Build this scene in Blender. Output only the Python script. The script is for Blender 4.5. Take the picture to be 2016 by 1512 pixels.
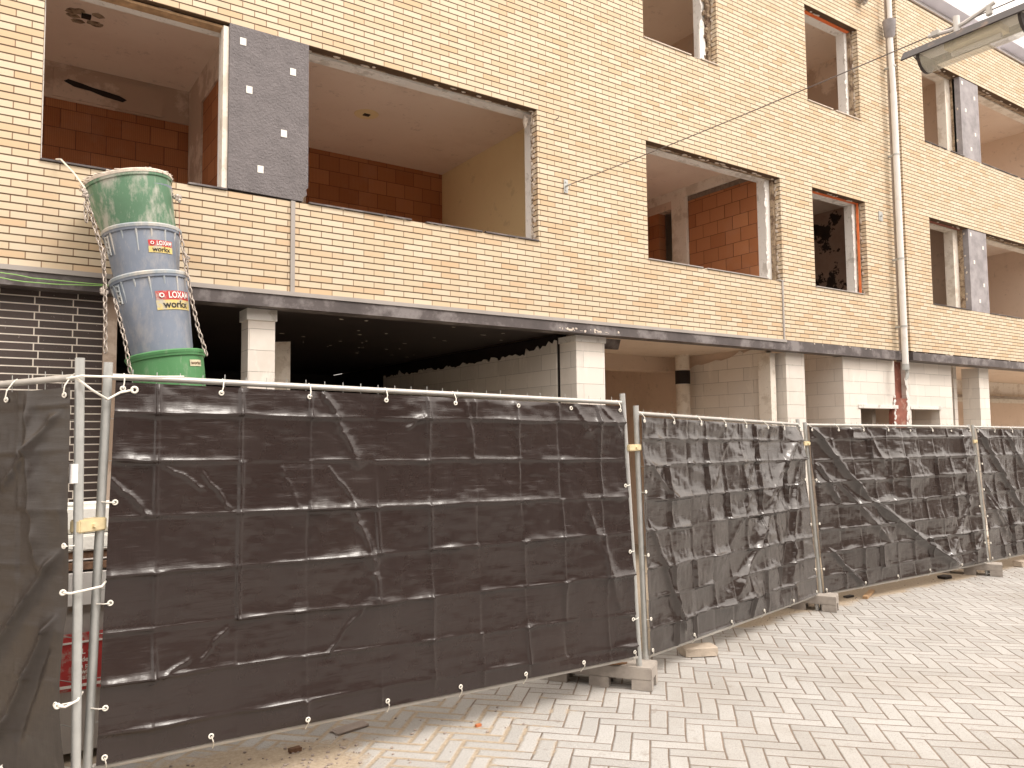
import bpy, bmesh, math, random
import numpy as np
from mathutils import Vector, Matrix
R = math.radians
for o in list(bpy.data.objects): bpy.data.objects.remove(o)
S = bpy.context.scene
COL = S.collection

# ------------------------------------------------------------------ camera
F_PX, PITCH, ROLL, YAW = 1543.26, R(3.7887), R(-0.6268), R(34.589)
fw = Vector((math.sin(YAW)*math.cos(PITCH), math.cos(YAW)*math.cos(PITCH), math.sin(PITCH)))
rt = Vector((math.cos(YAW), -math.sin(YAW), 0)); up = rt.cross(fw)
rt2 = rt*math.cos(ROLL)+up*math.sin(ROLL); up2 = -rt*math.sin(ROLL)+up*math.cos(ROLL)
cam = bpy.data.cameras.new('camera'); cam.sensor_width = 36; cam.lens = F_PX/2016*36
cam.clip_start = .05; cam.clip_end = 600
co = bpy.data.objects.new('camera', cam); COL.objects.link(co); S.camera = co
m3 = Matrix((rt2, up2, -fw)).transposed()
co.matrix_world = Matrix.Translation((0, 0, 1.8)) @ m3.to_4x4()

# ------------------------------------------------------------------ sky, sun, exposure
SUN_EL, SUN_AZ = R(50), R(153)      # azimuth clockwise from +Y (north)
w = bpy.data.worlds.new('World'); S.world = w; w.use_nodes = True
nt = w.node_tree; nt.nodes.clear()
out = nt.nodes.new('ShaderNodeOutputWorld'); bg = nt.nodes.new('ShaderNodeBackground')
sky = nt.nodes.new('ShaderNodeTexSky'); sky.sky_type = 'NISHITA'; sky.sun_disc = False
sky.sun_elevation = SUN_EL; sky.sun_rotation = SUN_AZ
sky.dust_density = 6; sky.air_density = 1.0
hs = nt.nodes.new('ShaderNodeHueSaturation'); hs.inputs['Saturation'].default_value = .03
mx = nt.nodes.new('ShaderNodeMix'); mx.data_type = 'RGBA'; mx.blend_type = 'MULTIPLY'; mx.inputs[0].default_value = 1
mx.inputs[7].default_value = (1.30, 1.17, 1.04, 1)
nt.links.new(sky.outputs[0], hs.inputs['Color']); nt.links.new(hs.outputs[0], mx.inputs[6])
# even cloud deck: brighter overhead than at the horizon (overcast sky), over a weak clear-sky part
wtc = nt.nodes.new('ShaderNodeTexCoord'); wsp = nt.nodes.new('ShaderNodeSeparateXYZ'); nt.links.new(wtc.outputs['Generated'], wsp.inputs[0])
wmr = nt.nodes.new('ShaderNodeMapRange'); wmr.inputs[1].default_value = 0; wmr.inputs[2].default_value = 1; wmr.inputs[3].default_value = 6.4; wmr.inputs[4].default_value = 12.0
nt.links.new(wsp.outputs[2], wmr.inputs[0])
wcm = nt.nodes.new('ShaderNodeMix'); wcm.data_type = 'RGBA'; wcm.blend_type = 'MULTIPLY'; wcm.inputs[0].default_value = 1; wcm.inputs[6].default_value = (1.03, .935, .85, 1)
nt.links.new(wmr.outputs[0], wcm.inputs[7])
wmx = nt.nodes.new('ShaderNodeMix'); wmx.data_type = 'RGBA'; wmx.inputs[0].default_value = .75
nt.links.new(mx.outputs[2], wmx.inputs[6]); nt.links.new(wcm.outputs[2], wmx.inputs[7])
nt.links.new(wmx.outputs[2], bg.inputs[0]); bg.inputs[1].default_value = .15
nt.links.new(bg.outputs[0], out.inputs[0])
sl = bpy.data.lights.new('sun', 'SUN'); sl.energy = .95; sl.angle = R(18); sl.color = (1, .95, .88)
so = bpy.data.objects.new('sun', sl); COL.objects.link(so)
sd = Vector((math.sin(SUN_AZ)*math.cos(SUN_EL), math.cos(SUN_AZ)*math.cos(SUN_EL), math.sin(SUN_EL)))
so.rotation_euler = sd.to_track_quat('Z', 'Y').to_euler(); so.location = (0, -5, 12)
S.view_settings.view_transform = 'Standard'; S.view_settings.look = 'None'
S.view_settings.gamma = 1; S.view_settings.exposure = .78
S.render.resolution_x = 1024; S.render.resolution_y = 768
S.render.engine = 'CYCLES'
try: S.cycles.max_bounces = 8; S.cycles.diffuse_bounces = 5
except Exception: pass

# ------------------------------------------------------------------ helpers
class MB:
    """collects geometry in world metres"""
    def __init__(s): s.bm = bmesh.new()
    def box(s, x0, x1, y0, y1, z0, z1, bev=0, rot=0, c=None):
        r = bmesh.ops.create_cube(s.bm, size=1)['verts']
        for v in r: v.co = Vector(((v.co.x+.5)*(x1-x0)+x0, (v.co.y+.5)*(y1-y0)+y0, (v.co.z+.5)*(z1-z0)+z0))
        if bev:
            es = list({e for v in r for e in v.link_edges})
            r = [v for v in bmesh.ops.bevel(s.bm, geom=es, offset=bev, segments=2, affect='EDGES')['verts']]
            # also catch remaining verts of this island
        if rot and c is not None:
            isl = set(r); st = list(r)
            while st:
                v = st.pop()
                for e in v.link_edges:
                    o = e.other_vert(v)
                    if o not in isl: isl.add(o); st.append(o)
            bmesh.ops.rotate(s.bm, verts=list(isl), cent=c, matrix=Matrix.Rotation(rot, 3, 'Z'))
        return s
    def cyl(s, a, b, r, r2=None, n=12, cap=True):
        a = Vector(a); b = Vector(b); d = b-a; L = d.length
        if L < 1e-6: return s
        q = d.to_track_quat('Z', 'Y').to_matrix().to_4x4()
        bmesh.ops.create_cone(s.bm, cap_ends=cap, segments=n, radius1=r, radius2=r if r2 is None else r2, depth=L,
                              matrix=Matrix.Translation((a+b)/2) @ q)
        return s
    def path(s, pts, r, n=8):
        pts = [Vector(p) for p in pts]; rings = []
        pn = None
        for i, p in enumerate(pts):
            t = (pts[min(i+1, len(pts)-1)]-pts[max(i-1, 0)]).normalized()
            if pn is None:
                pn = t.cross(Vector((0, 0, 1)))
                if pn.length < .1: pn = t.cross(Vector((1, 0, 0)))
            pn = (pn - t*pn.dot(t)).normalized(); bn = t.cross(pn)
            rr = r[i] if isinstance(r, (list, tuple)) else r
            rings.append([s.bm.verts.new(p+(pn*math.cos(2*math.pi*k/n)+bn*math.sin(2*math.pi*k/n))*rr) for k in range(n)])
        for i in range(len(rings)-1):
            for k in range(n):
                s.bm.faces.new((rings[i][k], rings[i][(k+1) % n], rings[i+1][(k+1) % n], rings[i+1][k]))
        s.bm.faces.new(rings[0][::-1]); s.bm.faces.new(rings[-1])
        return s
    def ring(s, c, nrm, R0, r, n=16, m=6, stretch=1.0, updir=None):
        c = Vector(c); nrm = Vector(nrm).normalized()
        u = Vector(updir) if updir is not None else nrm.orthogonal()
        u = (u-nrm*u.dot(nrm)).normalized(); v = nrm.cross(u); rs = []
        for i in range(n):
            a = 2*math.pi*i/n; d = u*math.cos(a)+v*math.sin(a)
            cc = c+u*math.cos(a)*R0*stretch+v*math.sin(a)*R0
            rs.append([s.bm.verts.new(cc+(d*math.cos(2*math.pi*k/m)+nrm*math.sin(2*math.pi*k/m))*r) for k in range(m)])
        for i in range(n):
            for k in range(m):
                s.bm.faces.new((rs[i][k], rs[(i+1) % n][k], rs[(i+1) % n][(k+1) % m], rs[i][(k+1) % m]))
        return s
    def lathe(s, prof, M, n=48, jit=0, rnd=None):
        """profile [(r,z)] about local z, then matrix M"""
        rings = [[s.bm.verts.new(M @ Vector((r*math.cos(2*math.pi*k/n), r*math.sin(2*math.pi*k/n), z))) for k in range(n)] for r, z in prof]
        for i in range(len(rings)-1):
            for k in range(n):
                s.bm.faces.new((rings[i][k], rings[i][(k+1) % n], rings[i+1][(k+1) % n], rings[i+1][k]))
        return s
    def poly(s, pts, y0, y1):
        """outline in x,z extruded y0..y1"""
        a = [s.bm.verts.new((x, y0, z)) for x, z in pts]; b = [s.bm.verts.new((x, y1, z)) for x, z in pts]
        s.bm.faces.new(a); s.bm.faces.new(b[::-1]); n = len(pts)
        for i in range(n): s.bm.faces.new((a[i], b[i], b[(i+1) % n], a[(i+1) % n]))
        return s
    def polyx(s, pts, x0, x1):
        """outline in y,z extruded x0..x1"""
        a = [s.bm.verts.new((x0, y, z)) for y, z in pts]; b = [s.bm.verts.new((x1, y, z)) for y, z in pts]
        s.bm.faces.new(a); s.bm.faces.new(b[::-1]); n = len(pts)
        for i in range(n): s.bm.faces.new((a[i], b[i], b[(i+1) % n], a[(i+1) % n]))
        return s
    def chip(s, c, sz, rnd):
        r = bmesh.ops.create_icosphere(s.bm, subdivisions=1, radius=1)['verts']
        m = Matrix.Rotation(rnd.random()*3, 3, 'X') @ Matrix.Rotation(rnd.random()*3, 3, 'Z')
        for v in r:
            p = m @ (v.co*rnd.uniform(.7, 1.2)); v.co = Vector((c[0]+p.x*sz[0], c[1]+p.y*sz[1], c[2]+p.z*sz[2]))
        return s
    def build(s, name, mat, parent=None, smooth=False, label=None):
        bmesh.ops.recalc_face_normals(s.bm, faces=s.bm.faces[:])
        me = bpy.data.meshes.new(name)
        if parent is not None:
            off = wloc(parent)
            for v in s.bm.verts: v.co -= off
        else:
            cs = [v.co for v in s.bm.verts]
            off = Vector((sum(c.x for c in cs)/len(cs), sum(c.y for c in cs)/len(cs), min(c.z for c in cs)))
            for v in s.bm.verts: v.co -= off
        s.bm.to_mesh(me); s.bm.free()
        if smooth:
            for p in me.polygons: p.use_smooth = True
        o = bpy.data.objects.new(name, me); COL.objects.link(o)
        if mat: me.materials.append(mat)
        if parent is not None: o.parent = parent; 
        else: o.location = off
        if label: o['label'] = label
        return o
def wloc(o):
    v = Vector((0, 0, 0))
    while o is not None: v += o.location; o = o.parent
    return v
def smooth_by_angle(o, a=35):
    me = o.data
    for p in me.polygons: p.use_smooth = True
    try: me.set_sharp_from_angle(angle=R(a))
    except Exception: pass
    return o
def empty(name, loc, label, cat, group=None):
    o = bpy.data.objects.new(name, None); COL.objects.link(o); o.location = loc; o.empty_display_size = .1
    o['label'] = label; o['category'] = cat
    if group: o['group'] = group
    return o
def tag(o, label, cat, group=None):
    o['label'] = label; o['category'] = cat
    if group: o['group'] = group
    return o
def mesh_np(name, V, Fq, mat, parent=None, smooth=True):
    off = wloc(parent) if parent is not None else Vector((0, 0, 0))
    me = bpy.data.meshes.new(name)
    V = V-np.array(off)[None, :]
    me.vertices.add(len(V)); me.vertices.foreach_set('co', V.astype(np.float32).ravel())
    n = len(Fq); me.loops.add(n*4); me.loops.foreach_set('vertex_index', Fq.astype(np.int32).ravel())
    me.polygons.add(n); me.polygons.foreach_set('loop_start', np.arange(0, n*4, 4, dtype=np.int32))
    me.polygons.foreach_set('loop_total', np.full(n, 4, dtype=np.int32))
    me.update(calc_edges=True); me.validate()
    if smooth: me.polygons.foreach_set('use_smooth', np.ones(n, dtype=bool))
    me.materials.append(mat)
    o = bpy.data.objects.new(name, me); COL.objects.link(o)
    if parent is not None: o.parent = parent
    return o
def text_mesh(txt, size, font_bold=True, extrude=0.0, off=0.0):
    cu = bpy.data.curves.new('t', 'FONT'); cu.body = txt; cu.size = size; cu.extrude = extrude; cu.offset = off
    cu.align_x = 'CENTER'; cu.align_y = 'CENTER'
    to = bpy.data.objects.new('t', cu); COL.objects.link(to)
    dg = bpy.context.evaluated_depsgraph_get()
    me = bpy.data.meshes.new_from_object(to.evaluated_get(dg))
    bpy.data.objects.remove(to); bpy.data.curves.remove(cu)
    return me

# ------------------------------------------------------------------ materials
class G:
    def __init__(s, name, rough=.8, spec=.4, metal=0):
        s.m = bpy.data.materials.new(name); s.m.use_nodes = True; s.nt = s.m.node_tree
        s.b = s.nt.nodes['Principled BSDF']; s.b.inputs['Roughness'].default_value = rough
        s.b.inputs['Specular IOR Level'].default_value = spec; s.b.inputs['Metallic'].default_value = metal
        s.tc = s.nt.nodes.new('ShaderNodeTexCoord'); s.bump_prev = None
    def L(s, a, b): s.nt.links.new(a, b); return s
    def N(s, t, **k):
        n = s.nt.nodes.new(t)
        for a, v in k.items(): setattr(n, a, v)
        return n
    def val(s, n, i, v):
        if isinstance(v, bpy.types.NodeSocket): s.L(v, n.inputs[i])
        else: n.inputs[i].default_value = v
    def math(s, op, a, b=0.0, c=0.0):
        n = s.N('ShaderNodeMath', operation=op); s.val(n, 0, a); s.val(n, 1, b); s.val(n, 2, c); return n.outputs[0]
    def noise(s, scale, detail=4, rough=.6, vec=None, dist=0, out='Fac'):
        n = s.N('ShaderNodeTexNoise'); n.inputs['Scale'].default_value = scale; n.inputs['Detail'].default_value = detail
        n.inputs['Roughness'].default_value = rough; n.inputs['Distortion'].default_value = dist
        s.L(vec if vec is not None else s.tc.outputs['Object'], n.inputs['Vector']); return n.outputs[out]
    def scaled(s, v3, vec=None):
        n = s.N('ShaderNodeMapping'); n.inputs['Scale'].default_value = v3
        s.L(vec if vec is not None else s.tc.outputs['Object'], n.inputs['Vector']); return n.outputs[0]
    def ramp(s, f, stops, interp='LINEAR'):
        n = s.N('ShaderNodeValToRGB'); n.color_ramp.interpolation = interp
        e = n.color_ramp.elements
        while len(e) < len(stops): e.new(.5)
        for k, (p, c) in enumerate(stops):
            e[k].position = p; e[k].color = c if len(c) == 4 else (*c, 1)
        s.L(f, n.inputs[0]); return n.outputs[0]
    def mask(s, f, lo, hi): return s.ramp(f, [(lo, (0, 0, 0)), (hi, (1, 1, 1))])
    def mix(s, f, a, b, mode='MIX'):
        n = s.N('ShaderNodeMix', data_type='RGBA', blend_type=mode); n.clamp_factor = True
        s.val(n, 0, f)
        for i, v in ((6, a), (7, b)):
            if isinstance(v, bpy.types.NodeSocket): s.L(v, n.inputs[i])
            else: n.inputs[i].default_value = (*v, 1) if len(v) == 3 else v
        return n.outputs[2]
    def color(s, v): 
        if isinstance(v, bpy.types.NodeSocket): s.L(v, s.b.inputs['Base Color'])
        else: s.b.inputs['Base Color'].default_value = (*v, 1)
        return s
    def rough(s, v): s.val(s.b, 'Roughness', v); return s
    def bump(s, h, strength=.5, dist=.01):
        n = s.N('ShaderNodeBump'); n.inputs['Strength'].default_value = strength; n.inputs['Distance'].default_value = dist
        s.L(h, n.inputs['Height'])
        if s.bump_prev is not None: s.L(s.bump_prev, n.inputs['Normal'])
        s.L(n.outputs[0], s.b.inputs['Normal']); s.bump_prev = n.outputs[0]; return s
    def xz(s, zoff=0.0, xoff=0.0, flat=False):
        """wall coords: (x+y, z, 0)"""
        sp = s.N('ShaderNodeSeparateXYZ'); s.L(s.tc.outputs['Object'], sp.inputs[0])
        x = s.math('ADD', sp.outputs[0], xoff) if flat else s.math('ADD', s.math('ADD', sp.outputs[0], sp.outputs[1]), xoff)
        z = s.math('SUBTRACT', sp.outputs[2], zoff)
        c = s.N('ShaderNodeCombineXYZ'); s.L(x, c.inputs[0]); s.L(z, c.inputs[1]); return c.outputs[0]
    def brick(s, vec, bw, rh, mortar, c1, c2, cm, offset=.5, freq=2, smooth=.1, bias=0):
        n = s.N('ShaderNodeTexBrick'); n.offset = offset; n.offset_frequency = freq
        s.L(vec, n.inputs['Vector']); n.inputs['Scale'].default_value = 1
        n.inputs['Brick Width'].default_value = bw; n.inputs['Row Height'].default_value = rh
        n.inputs['Mortar Size'].default_value = mortar; n.inputs['Mortar Smooth'].default_value = smooth; n.inputs['Bias'].default_value = bias
        for k, c in (('Color1', c1), ('Color2', c2), ('Mortar', cm)): n.inputs[k].default_value = (*c, 1)
        return n

def simple(name, col, rough=.8, var=.15, scale=6, bump=0, metal=0, spec=.4, dirt=None, dlo=.5, dhi=.7, dscale=2):
    g = G(name, rough, spec, metal)
    n = g.noise(scale, 6)
    dark = tuple(c*(1-var) for c in col); lite = tuple(min(1, c*(1+var)) for c in col)
    c = g.ramp(n, [(.3, dark), (.7, lite)])
    if dirt is not None: c = g.mix(g.mask(g.noise(dscale, 8, .65), dlo, dhi), c, dirt)
    g.color(c)
    if bump: g.bump(g.noise(scale*6, 5), .6, bump)
    return g.m

def m_brick():
    g = G('yellow_brick', .75, .3)
    v = g.xz(3.165, 0.0)
    b = g.brick(v, .22, .0625, .0040, (.66, .565, .43), (.60, .485, .335), (.24, .155, .095), bias=-.1)
    # horizontal joints are recessed and dark, vertical ones thinner
    base = b.outputs[0]
    # bond of second random tone per brick
    b2 = g.brick(g.xz(3.165-.0625*40, .22*31), .22, .0625, .0048, (0, 0, 0), (1, 1, 1), (0, 0, 0), bias=0)
    tone = g.mask(b2.outputs[0], .62, .95)
    base2 = g.mix(g.math('MULTIPLY', tone, .65), base, g.mix(b.outputs[1], (.58, .40, .24), (.14, .085, .05)))
    st = g.mask(g.noise(.7, 5, .6), .45, .75)
    base3 = g.mix(g.math('MULTIPLY', st, .16), base2, (.50, .335, .20))
    sp = g.mask(g.noise(38, 3, .7), .68, .78)
    base4 = g.mix(g.math('MULTIPLY', sp, .25), base3, (.4, .24, .12))
    sz = g.N('ShaderNodeSeparateXYZ'); g.L(v, sz.inputs[0])
    fz = g.math('FRACT', g.math('DIVIDE', g.math('ADD', sz.outputs[1], 6.25), .0625))
    dz = g.math('MULTIPLY', g.math('MINIMUM', fz, g.math('SUBTRACT', 1.0, fz)), .0625)
    hj = g.ramp(g.math('ADD', g.math('MULTIPLY', dz, 60), g.math('MULTIPLY', g.math('SUBTRACT', g.noise(14, 3, .6), .5), .12)), [(.30, (1, 1, 1)), (.42, (0, 0, 0))])
    g.color(g.mix(hj, base4, g.ramp(g.noise(2.5, 3), [(.3, (.070, .040, .022)), (.7, (.13, .080, .045))])))
    inv = g.math('SUBTRACT', 1.0, b.outputs[1])
    g.bump(inv, .9, .006); g.bump(g.noise(90, 3), .15, .003)
    return g.m
def m_terracotta():
    g = G('terracotta_block', .85, .2)
    v = g.xz(0.03, .05)
    b = g.brick(v, .30, .215, .004, (.50, .22, .10), (.38, .15, .065), (.15, .065, .04), bias=0)
    sp = g.N('ShaderNodeSeparateXYZ'); g.L(v, sp.inputs[0])
    wv = g.math('SINE', g.math('MULTIPLY', sp.outputs[0], 2*math.pi/.021))
    wl = g.math('MULTIPLY', g.math('ADD', wv, 1), .5)
    c = g.mix(g.math('MULTIPLY', wl, .22), b.outputs[0], (.16, .05, .02))
    c = g.mix(g.math('MULTIPLY', g.mask(g.noise(1.6, 6, .7), .52, .72), .35), c, (.42, .24, .16))
    g.color(c); g.bump(g.math('SUBTRACT', 1.0, b.outputs[1]), 1, .008); g.bump(wl, .6, .004)
    return g.m
def m_cellblock(name='white_block', tint=(.82, .77, .71)):
    g = G(name, .9, .2)
    v = g.xz(.02, .11)
    b = g.brick(v, .50, .20, .0022, tint, tuple(c*.88 for c in tint), tuple(c*.5 for c in tint), offset=.37, bias=0)
    c = g.mix(g.math('MULTIPLY', g.mask(g.noise(1.3, 7, .65), .5, .72), .30), b.outputs[0], (.55, .45, .37))
    c = g.mix(g.math('MULTIPLY', g.mask(g.noise(5, 6, .7, g.scaled((1, 1, .35))), .56, .66), .5), c, tuple(min(1, x*1.1) for x in tint))
    c = g.mix(g.math('MULTIPLY', g.mask(g.noise(14, 5, .7), .66, .72), .35), c, (.35, .28, .22))
    g.color(c); g.bump(g.math('SUBTRACT', 1.0, b.outputs[1]), .8, .006); g.bump(g.noise(25, 5), .3, .004)
    return g.m
def m_blackbrick():
    g = G('black_brick', .5, .4)
    v = g.xz(.01, .12, flat=True)
    b = g.brick(v, .272, .0628, .0048, (.050, .036, .032), (.075, .055, .050), (.72, .66, .58), offset=.12, freq=2, smooth=.05)
    c = g.mix(g.math('MULTIPLY', g.mask(g.noise(60, 3, .7), .68, .74), .8), b.outputs[0], (.5, .45, .4))
    g.color(c); g.bump(b.outputs[1], .5, .003); g.bump(g.noise(60, 4), .5, .004)
    return g.m
def m_paint_jag(name, top, bot):
    return None
def m_mottled():
    g = G('peeling_plaster', .85, .2)
    n = g.noise(1.1, 9, .72)
    c = g.ramp(n, [(.36, (.035, .028, .025)), (.455, (.05, .035, .03)), (.465, (.40, .29, .23)), (.60, (.34, .23, .18)), (.61, (.22, .15, .12)), (.7, (.5, .4, .33))])
    g.color(c); return g.m
def m_plaster(name, col, stain, amt=.5, lo=.5, hi=.68, scale=1.2):
    g = G(name, .88, .2)
    c = g.mix(g.math('MULTIPLY', g.mask(g.noise(scale, 8, .68), lo, hi), amt), col, stain)
    c = g.mix(g.math('MULTIPLY', g.mask(g.noise(scale*6, 5, .7), .60, .66), amt*.6), c, tuple(x*.6 for x in stain))
    g.color(c); g.bump(g.noise(9, 6), .3, .008); return g.m
def m_paving():
    g = G('herringbone_paving', .85, .25)
    W = .1105; n = 3
    ge = g.N('ShaderNodeNewGeometry')
    sp = g.N('ShaderNodeSeparateXYZ'); g.L(ge.outputs['Position'], sp.inputs[0])
    X, Y = sp.outputs[0], sp.outputs[1]
    M = g.math
    jit = g.noise(1.7, 2, .5, ge.outputs['Position']); j = M('MULTIPLY', M('SUBTRACT', jit, .5), .035)
    v = M('ADD', M('MULTIPLY', M('SUBTRACT', Y, X), 1/math.sqrt(2)*1.0), j)
    u = M('ADD', M('MULTIPLY', M('ADD', Y, X), 1/math.sqrt(2)), j)
    a = M('DIVIDE', M('ADD', v, -.970+W*60), W); b = M('DIVIDE', M('ADD', u, -4.782+W*60), W)
    i = M('FLOOR', a); jj = M('FLOOR', b); fa = M('SUBTRACT', a, i); fb = M('SUBTRACT', b, jj)
    k = M('FLOORED_MODULO', M('SUBTRACT', i, jj), 2.0*n) if False else M('SUBTRACT', M('SUBTRACT', i, jj), M('MULTIPLY', M('FLOOR', M('DIVIDE', M('ADD', M('SUBTRACT', i, jj), .5), 2.0*n)), 2.0*n))
    hz = M('LESS_THAN', k, n-.5)                       # 1: long along v
    posh = k; posv = M('SUBTRACT', 2.0*n-1, k)
    # along / across coordinates in cells
    al = M('ADD', M('MULTIPLY', hz, M('ADD', posh, fa)), M('MULTIPLY', M('SUBTRACT', 1.0, hz), M('ADD', posv, fb)))
    ac = M('ADD', M('MULTIPLY', hz, fb), M('MULTIPLY', M('SUBTRACT', 1.0, hz), fa))
    dal = M('MINIMUM', al, M('SUBTRACT', float(n), al)); dac = M('MINIMUM', ac, M('SUBTRACT', 1.0, ac))
    d = M('MINIMUM', dal, dac)
    wob = M('MULTIPLY', M('SUBTRACT', g.noise(30, 3, .6, ge.outputs['Position']), .5), .05)
    d = M('ADD', d, wob)
    # id per brick
    idi = M('SUBTRACT', i, M('MULTIPLY', hz, posh)); idj = M('SUBTRACT', jj, M('MULTIPLY', M('SUBTRACT', 1.0, hz), posv))
    cb = g.N('ShaderNodeCombineXYZ'); g.L(idi, cb.inputs[0]); g.L(idj, cb.inputs[1]); g.L(hz, cb.inputs[2])
    wn = g.N('ShaderNodeTexWhiteNoise', noise_dimensions='3D'); g.L(cb.outputs[0], wn.inputs['Vector'])
    base = g.ramp(wn.outputs['Value'], [(0, (.365, .357, .345)), (.5, (.415, .406, .393)), (1, (.455, .446, .433))])
    # granite speckle
    sk = g.noise(120, 2, .8, ge.outputs['Position'])
    base = g.mix(M('MULTIPLY', g.mask(sk, .55, .63), .55), base, (.20, .18, .155))
    sk2 = g.noise(90, 2, .8, ge.outputs['Position'])
    base = g.mix(M('MULTIPLY', g.mask(sk2, .57, .67), .5), base, (.58, .55, .51))
    st = g.noise(.8, 6, .65, ge.outputs['Position'])
    base = g.mix(M('MULTIPLY', g.mask(st, .46, .68), .55), base, (.30, .275, .245))
    st2 = g.noise(6, 6, .75, ge.outputs['Position'])
    base = g.mix(M('MULTIPLY', g.mask(st2, .60, .68), .45), base, (.22, .18, .145))
    # joints
    jm = g.ramp(d, [(.022, (1, 1, 1)), (.065, (0, 0, 0))])
    jcol = g.ramp(g.noise(3, 3, .5, ge.outputs['Position']), [(.35, (.15, .115, .09)), (.65, (.24, .185, .145))])
    base = g.mix(jm, base, jcol)
    # sand: strip along fence line and blown patch at the left end
    edge = M('SUBTRACT', Y, M('ADD', M('MULTIPLY', g.noise(1.3, 4, .6, ge.outputs['Position']), .55), 0.0))
    # boundary height as function of x
    bx = g.N('ShaderNodeMapRange'); bx.inputs[1].default_value = 3.0; bx.inputs[2].default_value = 12.0; bx.inputs[3].default_value = 4.80; bx.inputs[4].default_value = 5.10
    g.L(X, bx.inputs[0])
    s1 = g.mask(M('SUBTRACT', edge, bx.outputs[0]), .0, .10)
    dx = M('SUBTRACT', X, 1.0); dy = M('SUBTRACT', Y, 4.50)
    dist = M('SQRT', M('ADD', M('MULTIPLY', M('MULTIPLY', dx, dx), .42), M('MULTIPLY', M('MULTIPLY', dy, dy), 2.4)))
    s2 = g.mask(M('SUBTRACT', M('ADD', .68, M('MULTIPLY', M('SUBTRACT', g.noise(3.2, 6, .7, ge.outputs['Position']), .5), .9)), dist), .0, .12)
    near = g.mask(M('SUBTRACT', M('ADD', 1.55, M('MULTIPLY', M('SUBTRACT', g.noise(5, 6, .7, ge.outputs['Position']), .5), 2.0)), dist), .0, .3)
    sand = M('MAXIMUM', s1, s2)
    jointsand = M('MULTIPLY', near, g.ramp(d, [(.07, (1, 1, 1)), (.2, (0, 0, 0))]))
    sand = M('MAXIMUM', sand, jointsand)
    scol = g.ramp(g.noise(45, 5, .7, ge.outputs['Position']), [(.3, (.31, .25, .185)), (.7, (.47, .395, .305))])
    base = g.mix(sand, base, scol)
    g.color(base)
    hgt = g.ramp(d, [(.03, (0, 0, 0)), (.10, (1, 1, 1))])
    hh = M('MULTIPLY', hgt, M('SUBTRACT', 1.0, sand))
    g.bump(hh, .8, .006)
    g.bump(g.noise(120, 3, .7, ge.outputs['Position']), .35, .003)
    return g.m
def m_tarp(name, base, rlo, rhi, dirt, sp_=.55):
    g = G(name, .4, sp_); g.b.inputs['Coat Weight'].default_value = .3; g.b.inputs['Coat Roughness'].default_value = rlo*.8
    n = g.noise(1.5, 6, .6)
    c = g.mix(g.math('MULTIPLY', g.mask(n, .45, .75), .5), base, dirt)
    sp = g.mask(g.noise(30, 3, .8), .735, .76)
    c = g.mix(g.math('MULTIPLY', sp, .5), c, (.3, .26, .23))
    g.color(c)
    r = g.ramp(g.noise(2.3, 5, .6), [(.3, (rlo,)*3), (.7, (rhi,)*3)])
    g.rough(r)
    h1 = g.noise(5, 5, .6, g.scaled((1, 1, 9))); h2 = g.noise(6, 5, .6, g.scaled((9, 9, 1)))
    g.bump(h1, .45, .006); g.bump(h2, .25, .006); g.bump(g.noise(170, 2, .6), .10, .002)
    return g.m
def m_plastic(name, col, dirt, amt=.8, lo=.52, hi=.66, rough=.5):
    g = G(name, rough, .4)
    n = g.noise(4.5, 8, .7, g.scaled((1.6, 1.6, .7)))
    c = g.ramp(g.noise(2, 4), [(.3, tuple(x*.8 for x in col)), (.7, tuple(min(1, x*1.15) for x in col))])
    c = g.mix(g.math('MULTIPLY', g.mask(n, lo, hi), amt), c, dirt)
    n2 = g.noise(9, 6, .8, g.scaled((5, 5, .5)))
    c = g.mix(g.math('MULTIPLY', g.mask(n2, .58, .66), amt*.6), c, dirt)
    g.color(c); g.bump(g.noise(30, 4), .2, .003); return g.m

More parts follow.
